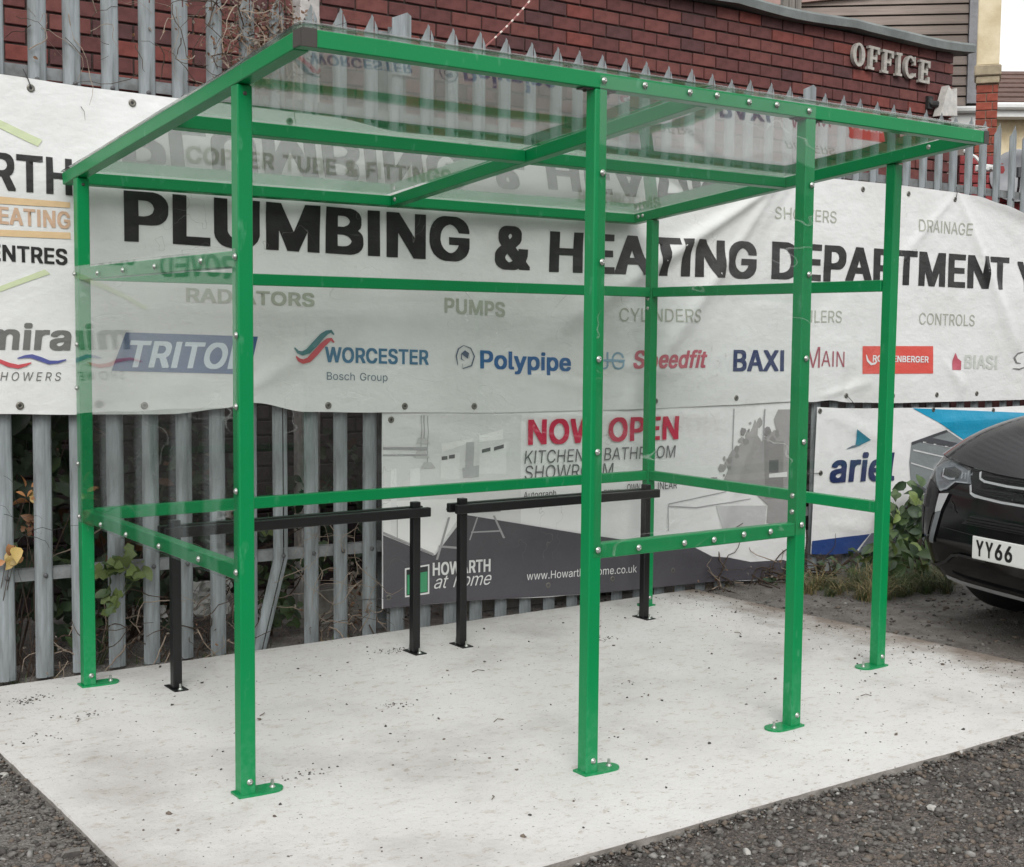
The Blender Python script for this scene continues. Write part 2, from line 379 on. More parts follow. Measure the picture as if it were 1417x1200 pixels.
for _ in range(950):
    x = RNG.uniform(-0.48, 3.55); y = RNG.uniform(-2.5, 0.16)
    if x < 2.6 and RNG.random() < 0.25: continue
    s = min(0.0095, float(RNG.lognormal(math.log(0.0021), 0.62))); pts.append((x, y, s*0.4)); sz.append(s)
for _ in range(700):             # denser grit by the dirty far corner and patches along the back
    x = 3.6 - abs(RNG.normal(0, 0.28)); y = RNG.uniform(-2.2, 0.15); s = min(0.008, float(RNG.lognormal(math.log(0.0024), 0.5))); pts.append((x, y, s*0.4)); sz.append(s)
for cx, cy, n in ((-0.27, -0.10, 70), (-0.14, -0.42, 25), (-0.36, -0.62, 20), (1.35, -0.15, 50), (0.9, -0.95, 40), (2.3, -0.5, 40), (0.25, -1.5, 30)):
    for _ in range(n):
        s = float(RNG.uniform(0.0015, 0.005)); pts.append((cx+RNG.normal(0, .05), cy+RNG.normal(0, .03), s*0.4)); sz.append(s)
scatter('grit', pts, sz, [M_ST[0], M_ST[1], M_ST[2]], 'small dark stones and crumbs lying on the pale concrete', 'grit', weights=[0.5, 0.25, 0.25])
_b = MB()
for (x, y, a, l) in ((0.62, -2.05, 0.5, .035), (1.5, -0.7, 2.6, .06), (2.45, -0.3, 0.2, .05), (-0.2, -0.5, 1.0, .05), (1.15, -1.35, 2.9, .05), (0.4, -0.8, .3, .04), (2.95, -0.8, 1.1, .05), (1.9, -1.2, .7, .03), (2.6, -1.9, 2.2, .045)):
    _b.tube([(x, y, .003), (x+l*math.cos(a)*.5, y+l*math.sin(a)*.5, .007), (x+l*math.cos(a+.4), y+l*math.sin(a+.4), .003)], .0016, 5)
tag(_b.build('twigs', mat('dead_twig', (0.10, 0.075, 0.05), 0.9)), 'dry brown twig bits scattered on the concrete', 'twigs', kind='stuff')
# two pale lumps seen on their own
for x, y, s, lab in ((-0.575, -0.91, 0.022, 'white pebble in the dark chippings left of the slab'), (1.756, -2.846, 0.020, 'pale flat pebble in the chippings in front of the slab')):
    b = MB(); v, f = STONES[2]; b.add([tuple(np.array(q)*s) for q in v], [tuple(int(k) for k in t) for t in f]); tag(b.build('pebble', M_ST[4], loc=(x, y, gheight(x, y)+.008)), lab, 'pebble')
b = MB(); v, f = STONES[4]; b.add([tuple(np.array(q)*[.042, .022, .022]) for q in v], [tuple(int(k) for k in t) for t in f])
tag(b.build('flat_stone', M_ST[1], loc=(-0.585, -1.72, -0.012)), 'flat grey stone lump at the left front corner of the slab', 'stone')
# ------------------------------------------------------------------ brick office wall behind the fence
BR_COLS = [srgb(103, 59, 56), srgb(112, 65, 60), srgb(96, 56, 54), srgb(120, 62, 55), srgb(86, 54, 54)]
M_BR = [mat('brick_%s' % n, c, 0.85, col2=tuple(x*0.62 for x in c), vscale=14, bump=0.002, bscale=160, lo=0.3, hi=0.6) for n, c in zip(('red', 'warm', 'dark', 'orange', 'plum'), BR_COLS)]
M_MORTAR = mat('dark_mortar', (0.066, 0.046, 0.040), 0.95, var=0.4, vscale=25, bump=0.002, bscale=90)
M_LEAD = mat('grey_felt_coping', srgb(120, 126, 124), 0.75, var=0.3, vscale=6, bump=0.002, bscale=40)
WY = 1.6; WX1 = 7.62; WTOP = 3.775
wall = empty('brick_wall', 'dark red brick office wall with felt coping rising behind the fence', 'wall', loc=(0, WY, 0))
b = MB(); b.box(-8.0, WX1-.02, 0.014, 0.30, -0.2, WTOP); b.build('mortar', M_MORTAR, wall)
BL, BH, BG = 0.209, 0.0765, 0.0115
brick_me = []
for k in range(5):
    q = MB(); q.bbox(0, BL, 0, 0.05, 0, BH, 0.0035); brick_me.append(q.mesh('brick', M_BR[k]))
spots = []
rows = int((WTOP+0.15)/(BH+BG))
for r in range(rows):
    z = WTOP - (r+1)*(BH+BG) + 0.004; x = WX1 - (BL+BG)*(0.5 if r % 2 else 0) - BL
    if r % 2: spots.append((WX1 - BL*0.5 + 0.001, z, 0.5))
    while x > -7.9: spots.append((x, z, 1.0)); x -= BL+BG
def winhole(x, z, l):                                   # dark window opening in the wall
    return x+l*BL > 6.30 and x < 7.12 and z > 1.55 and z+BH < 2.76
spots = [s for s in spots if not winhole(*s)]
def score(s):
    x, z, l = s; d = math.hypot(x+1.7, 7.0)
    vis = z > 2.55 + 0.0*x
    edge = z < 3.92 - 0.04*0 and (x > 0.6 + (z-2.9)*1.35)
    return (0 if (vis and edge) else 1, d)
spots.sort(key=score)
M_BR.append(mat('shaded_low_brick', srgb(62, 50, 52), .8, var=.4, vscale=14, bump=.002, bscale=160))  # lower courses coloured darker to paint in the shade behind the fence
for i, (x, z, l) in enumerate(spots[:298]):
    o = link('brick', brick_me[RNG.choice(5, p=[.3, .22, .24, .1, .14])], wall)
    o.location = (x, 0.0 + RNG.uniform(-.0025, .0025), z + RNG.uniform(-.0012, .0012)); o.rotation_euler = (0, RNG.normal(0, .003), 0)
    if l < 1: o.scale = (l, 1, 1)
bb = MB()
for x, z, l in spots[298:]:
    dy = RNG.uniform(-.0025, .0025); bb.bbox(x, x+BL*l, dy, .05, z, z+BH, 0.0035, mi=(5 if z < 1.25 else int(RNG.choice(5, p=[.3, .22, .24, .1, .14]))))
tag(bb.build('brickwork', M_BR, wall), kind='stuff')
q = MB(); q.box(6.33, 7.10, 0.05, .2, 1.6, 2.745); q.build('window', mat('dark_window', (0.012, 0.013, 0.014), 0.15), wall)
q = MB(); q.box(6.33, 7.10, .005, .06, 2.70, 2.742); q.build('window_frame', mat('grey_frame', (0.12, 0.12, 0.125), 0.6), wall)
# sagging felt coping in lengths
cop = []
x0 = -8.1
for k, x1 in enumerate((-1.2, 1.3, 3.3, 5.1, 6.35, 7.80)):
    q = MB(); n = 8; vs = []
    for i in range(n+1):
        x = x0 + (x1-x0)*i/n; sag = -.018*math.sin(math.pi*i/n) + .012*noise.noise(Vector((x*1.4, 3, 0))); zt = WTOP + 0.085 + sag; zb_ = WTOP + .012 + sag*1.2
        yy = -0.085 + .012*noise.noise(Vector((x*1.1, 0, 4)))
        vs += [(x, 0.35, zt+.01), (x, yy+.02, zt), (x, yy, zt-.02), (x, yy+.004, zb_), (x, yy+.03, zb_), (x, 0.35, zb_)]
    fs = [(i*6+a, i*6+(a+1) % 6, (i+1)*6+(a+1) % 6, (i+1)*6+a) for i in range(n) for a in range(6)] + [(0, 1, 2, 3, 4, 5), tuple(n*6+a for a in (5, 4, 3, 2, 1, 0))]
    q.add(vs, fs); q.build('coping', M_LEAD, wall); x0 = x1 - 0.004
# OFFICE letters, slab serif, standing proud of the bricks
M_LET = mat('weathered_aluminium_letter', srgb(176, 172, 164), 0.5, metal=0.0, var=0.35, vscale=30)
sign = empty('office_sign', 'raised slab serif metal letters spelling OFFICE on the brick wall', 'sign', loc=(6.365, WY-0.040, 3.505))
def slab_letter(ch, H=0.178, W=0.125, st=0.030, sf=0.020):
    q = MB(); D = 0.030
    def r(x0, x1, z0, z1): return (x0, x1, z0, z1)
    def extr(loop_o, loop_i=None):
        n = len(loop_o)
        if loop_i is None: q.prism(loop_o, 0, D); return
        vs = [(x, y, z) for y in (0, D) for L in (loop_o, loop_i) for x, z in L]; fs = []
        for i in range(n):
            j = (i+1) % n; fs += [(i, j, n+j, n+i), (2*n+i, 3*n+i, 3*n+j, 2*n+j), (i, 2*n+i, 2*n+j, j), (n+i, n+j, 3*n+j, 3*n+i)]
        q.add(vs, fs)
    e = 0.0006
    if ch == 'O':
        o = [(W/2+W/2*math.cos(a), H/2+H/2*math.sin(a)) for a in np.linspace(0, 2*math.pi, 29)[:-1]]; i_ = [(W/2+(W/2-st*1.1)*math.cos(a), H/2+(H/2-sf)*math.sin(a)) for a in np.linspace(0, 2*math.pi, 29)[:-1]]; extr(o, i_)
    elif ch == 'C':
        A = np.linspace(math.radians(38), math.radians(322), 24); o = [(W/2+W/2*math.cos(a), H/2+H/2*math.sin(a)) for a in A]; i_ = [(W/2+(W/2-st)*math.cos(a), H/2+(H/2-sf)*math.sin(a)) for a in A]
        q.prism(o + i_[::-1], 0, D); q.prism([(W*.80, H*.60), (W*.97, H*.60), (W*.97, H*.97), (W*.86, H*.97)], .001, D-.001); q.prism([(W*.88, H*.10), (W*.97, H*.10), (W*.97, H*.27), (W*.84, H*.25)], .001, D-.001)
    elif ch == 'I':
        q.prism([(0, 0), (W*.5, 0), (W*.5, sf), (W*.25+st/2, sf), (W*.25+st/2, H-sf), (W*.5, H-sf), (W*.5, H), (0, H), (0, H-sf), (W*.25-st/2, H-sf), (W*.25-st/2, sf), (0, sf)], 0, D)
    elif ch in 'FE':
        P_ = [(0, 0)]
        if ch == 'F': P_ += [(st+.034, 0), (st+.034, sf), (st+.016, sf)]
        else: P_ += [(W*.92, 0), (W*.92, H*.30), (W*.76, H*.30), (W*.72, sf), (st+.016, sf)]
        P_ += [(st+.016, H*.5-sf/2), (W*.60, H*.5-sf/2), (W*.60, H*.36), (W*.73, H*.36), (W*.73, H*.66), (W*.60, H*.66), (W*.60, H*.5+sf/2), (st+.016, H*.5+sf/2), (st+.016, H-sf), (W*.72, H-sf), (W*.78, H*.70), (W*.94, H*.70), (W*.94, H), (0, H), (0, H-sf), (.016, H-sf), (.016, sf), (0, sf)]
        q.prism(P_, 0, D)
    return q
xx = 0
for i, (ch, adv, tz) in enumerate((('O', .155, .010), ('F', .150, .008), ('F', .150, .0), ('I', .095, -.004), ('C', .160, -.012), ('E', .15, -.022))):
    o = slab_letter(ch).build('letter', M_LET, sign); o.location = (xx*1.12, 0, tz); o.rotation_euler = (0, RNG.normal(0, .02), 0); o.scale = (1.1, 1, 1.0); xx += adv*0.985
q = MB()


# unseen block added behind the camera to darken what the panels and car mirror
wh_ = empty('sky_blocker', 'long brown brick warehouse added out of view to darken reflections in the clear panels', 'building', loc=(4, -27, 0))
q = MB(); q.box(-34, 34, -8, 0, -.2, 5.6); q.build('wall', mat('sky_blocker_brick', (.16, .11, .085), .9, var=.4, vscale=1.5), wh_)
q = MB(); q.prism([(-8.3, 5.6), (.3, 5.6), (.3, 5.75), (-4, 7.4), (-8.3, 5.75)], -34.3, 34.3, axis='x'); q.build('roof', mat('sky_blocker_slate', (.07, .07, .075), .8, var=.3, vscale=2), wh_)
for k in range(5):
    q = MB(); q.box(-26+k*12, -21.5+k*12, .0, .06, 0, 4.2); q.build('sky_blocker_door', mat('sky_blocker_door_%d' % k, (.20, .22, .24), .5), wh_)
# floodlight at the wall end
fl = empty('security_light', 'pale wedge shaped floodlight fixed near the right end of the brick wall', 'light', loc=(7.47, WY-.03, 3.35), rz=0.0)
q = MB(); q.prism([(-.13, -.12), (.09, -.10), (.075, .12), (.02, .085), (-.03, .13)], -.07, .0); q.build('hood', mat('pale_grey_housing', srgb(200, 198, 192), .35, var=.25, vscale=20), fl)
q = MB(); q.tube([(-.10, -.02, -.02), (-.15, .0, -.02), (-.16, .02, .01)], .028, 8); q.box(-.19, -.13, -.0, .03, -.06, .04); q.build('bracket', mat('black_joint', (.02, .02, .02), .6), fl)
# washed-out red and white cord
q = MB(); P0 = Vector((2.80, 1.35, 3.13)); P1 = Vector((3.34, 1.35, 3.68)); n = 40
for k in range(n-1):
    a = P0.lerp(P1, k/n); c = P0.lerp(P1, (k+1)/n); sg = lambda t: Vector((0, 0, -.03*math.sin(math.pi*t)))
    q.tube([a+sg(k/n), c+sg((k+1)/n)], .0055, 5, mi=(1 if k % 3 == 0 and k > 8 else 0))
tag(q.build('cord', [mat('cord_pink', srgb(150, 95, 92), .7), mat('cord_white', srgb(225, 215, 205), .7)]), 'thin twisted red and white cord slanting up the brick wall', 'cord')

# ------------------------------------------------------------------ buildings further back, on the right
M_CLAD = mat('pinkish_grey_shiplap', srgb(146, 134, 126), 0.8, var=0.3, vscale=5, stretch=(1, 1, 7), bump=.001, bscale=60, objvar=.06)
M_CREAM = mat('cream_render', srgb(222, 210, 180), 0.9, col2=srgb(192, 176, 142), vscale=3, bump=.002, bscale=60)
M_STONE = mat('buff_stone', srgb(165, 152, 128), 0.9, var=.3, vscale=12, bump=.003, bscale=60)
M_WHITE = mat('white_upvc', srgb(222, 224, 222), 0.35, var=.1, vscale=8)
M_RBR = mat('orange_red_brick', srgb(148, 74, 58), .85, var=.35, vscale=16, bump=.002, bscale=90, objvar=.18)
M_RMORT = mat('pale_mortar', srgb(150, 130, 115), .95, var=.2, vscale=20)
M_TILE = mat('brown_roof_tile', srgb(98, 74, 66), .85, var=.35, vscale=9, objvar=.12)
clad = empty('clad_building', 'building clad in pinkish grey horizontal boards behind the office wall', 'building', loc=(9.50681, 2.79447, 0), rz=math.atan2(-.678, .735))
# local x runs along the boards to the right, local y away from the camera; visible from x=-2 to 0
q = MB(); q.prism([(-3.6, 0), (.14, 0), (.14, 5.3), (-1.0, 4.74), (-3.6, 4.52)], .03, 4.5); q.build('wall', mat('shadow_gap', (.045, .038, .035), .9), clad)
bm_ = MB(); bm_.add([(0, -.004, 0), (1, -.004, 0), (1, .030, 0), (0, .030, 0), (0, .012, .084), (1, .012, .084), (1, .030, .084), (0, .030, .084)], [(0, 1, 5, 4), (4, 5, 6, 7), (0, 3, 2, 1), (3, 7, 6, 2), (0, 4, 7, 3), (1, 2, 6, 5)])
clad_me = bm_.mesh('board', M_CLAD)
for k in range(24):
    z = 2.72 + k*.098
    xl = -3.6 if z < 4.45 else (-3.4 + (z-4.45)*7.5)
    if xl > -.25: continue
    o = link('board', clad_me, clad); o.location = (xl, 0, z); o.scale = (-.06-xl, 1, 1)
q = MB(); q.prism([(-3.65, 4.54), (-1.0, 4.76), (.25, 5.40), (.25, 5.48), (-1.0, 4.83), (-3.65, 4.61)], -.05, 4.6); q.build('verge_board', mat('verge_pink', srgb(168, 140, 132), .8, var=.2, vscale=6), clad)
q = MB(); q.box(-.055, .065, -.03, .029, 3.72, 5.3); q.build('corner_strip', mat('mottled_lead_strip', srgb(150, 150, 154), .5, var=.35, vscale=5, bump=.01, bscale=8), clad)
q = MB(); q.tube([(-.9, -.05, 3.655), (.14, -.05, 3.655)], .035, 8); q.build('gutter', M_WHITE, clad)
q = MB(); q.box(-.9, .139, -.012, .028, 3.40, 3.63); q.build('fascia', M_WHITE, clad)
# pier: red brick below, stone ledge, cream rendered shaft above
PX, PY = 8.80, 2.12; pz = math.atan2(-.81, .585)
pier = empty('brick_pier', 'tall pier of orange brick with stone ledge and cream rendered upper shaft', 'pier', loc=(PX, PY, 0), rz=pz)
q = MB(); q.box(-.085, .085, .012, .30, 0, 3.74); q.build('core', M_RMORT, pier)
q = MB(); q.bbox(-.115, .115, -.04, .34, 3.80, 3.895, .01); q.bbox(-.10, .10, -.02, .32, 3.735, 3.80, .006); q.build('ledge', M_STONE, pier)
q = MB(); q.bbox(-.10, .095, -.01, .31, 3.896, 5.6, .008); q.build('shaft', M_CREAM, pier)
bme = MB(); bme.bbox(0, .1, 0, .05, 0, .066, .003); bme = bme.mesh('brick', M_RBR)
for r in range(27):
    z = 3.655 - r*.076
    for k, (x0_, l) in enumerate((((-.092, .82), (-.002, .93)) if r % 2 else ((-.092, 1.35), (.050, .42)))):
        o = link('brick', bme, pier); o.location = (x0_, 0.0, z); o.scale = (l, 1, 1)
# low red wall behind the fence at the far right
rw = empty('red_wall', 'low bright red painted brick wall seen between the fence pales', 'wall', loc=(7.72, 1.58, 0), rz=math.atan2(-.55, .83))
M_RP = mat('crimson_painted_brick', srgb(150, 62, 64), .8, var=.3, vscale=18, bump=.002, bscale=60, objvar=.15)
q = MB(); q.box(0, 2.2, .012, .22, 0, 2.96); q.build('core', mat('grimy_pink_mortar', srgb(96, 58, 56), .9, var=.3, vscale=9), rw)
bme = MB(); bme.bbox(0, .215, 0, .05, 0, .066, .003); bme = bme.mesh('brick', M_RP)
for r in range(9):
    x = -.11*(r % 2) + .003
    while x < 2.0:
        o = link('brick', bme, rw); o.location = (max(x, .0), 0, 2.885 - r*.076); o.scale = ((1 if x >= 0 else .49), 1, 1); x += .224
# security camera on arm
cam_ = empty('security_camera', 'small white camera on a bent arm behind the fence pales', 'camera', loc=(7.66, 1.40, 2.86))
q = MB(); q.tube([(.0, .1, .12), (.02, 0, .06), (.0, -.08, -.01)], .014, 6); q.build('arm', M_WHITE, cam_)
q = MB(); q.bbox(-.06, .05, -.16, -.05, -.07, -.015, .01); q.tube([(0, -.16, -.04), (0, -.19, -.045)], .022, 8); q.build('housing', M_WHITE, cam_)
# satellite dish
dish = empty('satellite_dish', 'grey oval satellite dish seen through the last fence pales', 'dish', loc=(8.10, 1.30, 2.78), rz=-.9)
q = MB(); q.lathe([(0.001, .0), (.08, .006), (.16, .028), (.215, .055), (.22, .052), (.16, .022), (.08, .0), (0.001, -.006)], M=Matrix.Rotation(math.radians(82), 4, 'X'), n=24); q.build('bowl', mat('dish_grey', srgb(140, 142, 146), .45, var=.2, vscale=10), dish, smooth=True)
q = MB(); q.tube([(0, .0, -.19), (0, -.22, -.10), (0, -.26, .0)], .010, 6); q.tube([(0, -.26, -.03), (0, -.26, .05)], .026, 8); q.build('feed_arm', mat('dark_arm', (.05, .05, .055), .5), dish)
q = MB(); q.tube([(0, .02, 0), (0, .12, 0), (0, .12, -.25)], .018, 8); q.build('mount', bpy.data.materials['dark_arm'], dish)
# timber post and small brick gable above the coping
q = MB()
for k in range(3): q.bbox(-.075+k*.052, -.026+k*.052, -.05, .05, 2.9, 4.6 + .03*k, .004)
p_ = empty('timber_post', 'weathered grey timber post standing behind the sagging coping', 'post', loc=(6.60, 2.44, 0), rz=-.6)
q.build('shaft', mat('weathered_timber', srgb(128, 122, 116), .85, var=.4, vscale=8, stretch=(6, 6, .6), bump=.002, bscale=30, bstretch=(6, 6, .5)), p_)
gb = empty('gabled_outbuilding', 'red brick gable with white bargeboard just showing over the coping', 'building', loc=(8.9, 6.6, 0), rz=-.62)
q = MB(); q.prism([(-1.6, 0), (1.4, 0), (1.4, 5.15), (.1, 5.62), (-1.6, 5.0)], 0, 3); q.build('wall', M_RBR, gb)
q = MB(); q.prism([(-1.75, 4.98), (.1, 5.66), (1.5, 5.14), (1.5, 5.24), (.1, 5.76), (-1.75, 5.08)], -.06, 3.05); q.build('bargeboard', mat('aged_white_board', srgb(190, 184, 176), .7, var=.25, vscale=9), gb)
# bungalow
bg_ = empty('bungalow', 'cream bungalow with brown tiled hipped roof behind the right end of the fence', 'house', loc=(17.72, 8.25, 0), rz=math.atan2(-.60, .80))
q = MB(); q.box(-.4, 7.5, .0, 6, 0, 5.08); q.build('wall', M_CREAM, bg_)
q = MB(); q.add([(-.75, -.35, 5.22), (7.9, -.35, 5.22), (7.9, 6.3, 5.22), (-.75, 6.3, 5.22), (.35, 2.9, 6.35), (6.5, 2.9, 6.35)], [(0, 1, 5, 4), (1, 2, 5), (2, 3, 4, 5), (3, 0, 4), (0, 3, 2, 1)]); rf = q.build('roof', M_TILE, bg_)
t_me = MB(); t_me.box(0, 8.3, 0, .03, 0, .02); 
for k in range(7):
    f = k/7; q = MB(); q.bbox(-.72+f*1.1, 7.87-f*1.4, -.02, .30, .0, .035, .006, M=Matrix.Translation((0, -.35+f*3.2, 5.24+f*1.11)) @ Matrix.Rotation(math.atan2(1.11, 3.2), 4, 'X')); q.build('tile_course', M_TILE, rf)
q = MB(); q.tube([(-.85, -.42, 5.18), (8, -.42, 5.18)], .06, 8); q.box(-.8, 7.95, -.36, -.05, 5.02, 5.20); q.build('gutter', M_WHITE, bg_)
q = MB(); q.box(.25, 1.6, -.03, .04, 3.2, 4.55); wn = q.build('window', M_WHITE, bg_); q = MB(); q.box(.33, .88, -.045, -.031, 3.3, 4.45); q.box(.97, 1.52, -.045, -.031, 3.3, 4.45); q.build('pane', mat('house_glass', (.05, .055, .06), .08), wn)

# ------------------------------------------------------------------ palisade fence
FY, FA, FX, FZ, FS, FP = 0.25444, -0.008296, 1.78305, 2.970, -0.011334, 0.1565
def fpos(k): t = k*FP; return (FX + t*math.cos(FA), FY + t*math.sin(FA), FZ + FS*t)
M_GALV = mat('weathered_galvanised_steel', srgb(146, 153, 156), 0.55, metal=0.0, col2=srgb(102, 106, 106), vscale=9, stretch=(3, 3, .35), bump=.0006, bscale=90, objvar=.07, lo=.3, hi=.62)
M_GALV2 = mat('galvanised_rail', srgb(128, 132, 133), 0.6, col2=srgb(96, 98, 98), vscale=14, bump=.0008, bscale=80)
fence = empty('palisade_fence', 'tall grey galvanised palisade fence with pointed pales behind the banners', 'fence', loc=(FX, FY, 0), rz=FA)
def pale_mesh(H=3.0, bend=None):
    q = MB()
    L = [(-.038, .015, -.078), (-.031, .004, -.060), (-.018, -.001, -.028), (-.0125, -.003, -.020), (-.006, -.003, .0), (.0035, -.002, -.012)]
    R = [(.0105, -.001, -.026), (.018, .001, -.040), (.031, .007, -.060), (.038, .017, -.085)]
    def sheet(c, zlo):
        n = len(c); ths = .003; lv = [0.0, .07, .146, 1.0] if bend else [0.0, 1.0]
        vs = []; m = len(lv)+1
        for (x, y, dz) in c:
            for th in (0, ths):
                for l in lv: 
                    z = zlo + (H-.12-zlo)*l; bx = 0
                    if bend and z < bend[0]: bx = bend[1]*((bend[0]-z)/bend[0])
                    vs.append((x+bx, y+th, z))
                vs.append((x, y+th, H+dz))
        fs = []
        for i in range(n-1):
            for j in range(m-1):
                a = i*2*m+j; b_ = (i+1)*2*m+j
                fs += [(a, b_, b_+1, a+1), (a+m, a+m+1, b_+m+1, b_+m)]
            a = i*2*m+m-1; b_ = (i+1)*2*m+m-1; fs.append((a, b_, b_+m, a+m))
        for i in (0, n-1):
            for j in range(m-1): a = i*2*m+j; fs.append((a, a+1, a+m+1, a+m))
        q.add(vs, fs)
    sheet(L, 0.0); sheet(R, 0.0)
    if not bend: q.box(.0035, .0105, .001, .003, 0, H-.115)
    return q.mesh('pale', M_GALV)
PALE = pale_mesh(); PALEB = pale_mesh(bend=(0.42, -.115))
for k in range(-32, 42):
    if k in (-20,): continue
    o = link('pale', PALEB if k == -5 else PALE, fence)
    o.location = (k*FP, 0, FS*k*FP - .03 + RNG.normal(0, .004)); o.rotation_euler = (0, RNG.normal(0, .0022), RNG.normal(0, .03))
    if k == 13: o.scale = (1, 1, .995)
for zz, nm in ((2.49, 'rail'), (0.395, 'rail')):
    for (ka, kb) in ((-37, -19), (-19, -1), (-1, 17), (17, 35), (35, 45)):
        q = MB(); a, c = ka*FP, kb*FP; za, zb_ = zz + FS*a + .012, zz + FS*c + .012
        q.add([(a, .022, za-.025), (c, .022, zb_-.025), (c, .022, zb_+.025), (a, .022, za+.025), (a, .027, za-.025), (c, .027, zb_-.025), (c, .027, zb_+.025), (a, .027, za+.025),
               (a, .07, za+.025), (c, .07, zb_+.025), (c, .07, zb_+.020), (a, .07, za+.020)],
              [(0, 1, 2, 3), (4, 7, 6, 5), (0, 4, 5, 1), (3, 2, 9, 8), (8, 9, 10, 11), (7, 11, 10, 6), (0, 3, 7, 4), (1, 5, 6, 2)]); q.build(nm, M_GALV2, fence)
bolt_me = MB(); bolt_me.lathe([(.0105, 0), (.010, -.004), (.005, -.008), (.0005, -.009)], M=Matrix.Rotation(math.radians(90), 4, 'X') @ Matrix.Scale(-1, 4, (0, 0, 1)), n=8)
bolt_me = bolt_me.mesh('bolt', mat('dark_zinc_bolt', (.10, .10, .105), .5, metal=.3))
for k in range(-32, 36):
    for zz in (2.47, .405):
        o = link('bolt', bolt_me, fence); o.location = (k*FP+.004, -.003, zz + FS*k*FP)
for k in (-19, -1, 17, 35):
    q = MB(); X = k*FP; z0 = FS*X
    q.box(X-.05, X+.05, .028, .034, -.1, 2.93+z0); q.box(X-.05, X+.05, .122, .128, -.1, 2.93+z0); q.box(X-.003, X+.003, .034, .122, -.1, 2.93+z0); q.build('post', M_GALV2, fence)
    q = MB(); q.prism([(X-.052, 2.70+z0), (X+.052, 2.70+z0), (X+.052, 2.985+z0), (X+.03, 3.0+z0), (X-.052, 2.965+z0)], -.016, -.010); q.build('cover_plate', M_GALV, fence)
# white post standing behind the fence
q = MB(); q.bbox(-.055, .055, -.05, .05, -.1, 3.6, .006); wp = empty('white_post', 'flaking white post behind the fence under the dead creeper', 'post', loc=(1.47, .95, 0)); q.build('shaft', mat('flaking_white_paint', srgb(196, 192, 190), .7, col2=srgb(150, 146, 142), vscale=12, bump=.002, bscale=30), wp)
# rubbish and old boards behind the foot of the fence
M_PAPER = mat('dirty_white_board', srgb(190, 188, 182), .8, col2=srgb(140, 136, 128), vscale=7, bump=.004, bscale=14)
q = MB(); q.bbox(0, .62, 0, .03, 0, .30, .004, M=Matrix.Translation((1.28, .62, -.16)) @ Matrix.Rotation(-.12, 4, 'X') @ Matrix.Rotation(-.02, 4, 'Y'))
tag(q.build('board', M_PAPER), 'dirty white board lying on edge behind the fence left of the kitchen banner', 'board')
ob = empty('discarded_sign', 'old white sign with black capitals lying behind the fence under the kitchen banner', 'sign', loc=(2.15, .46, -.10), rz=0.0)
q = MB(); q.bbox(0, 2.1, 0, .02, 0, .30, .003); q.build('board', M_PAPER, ob)
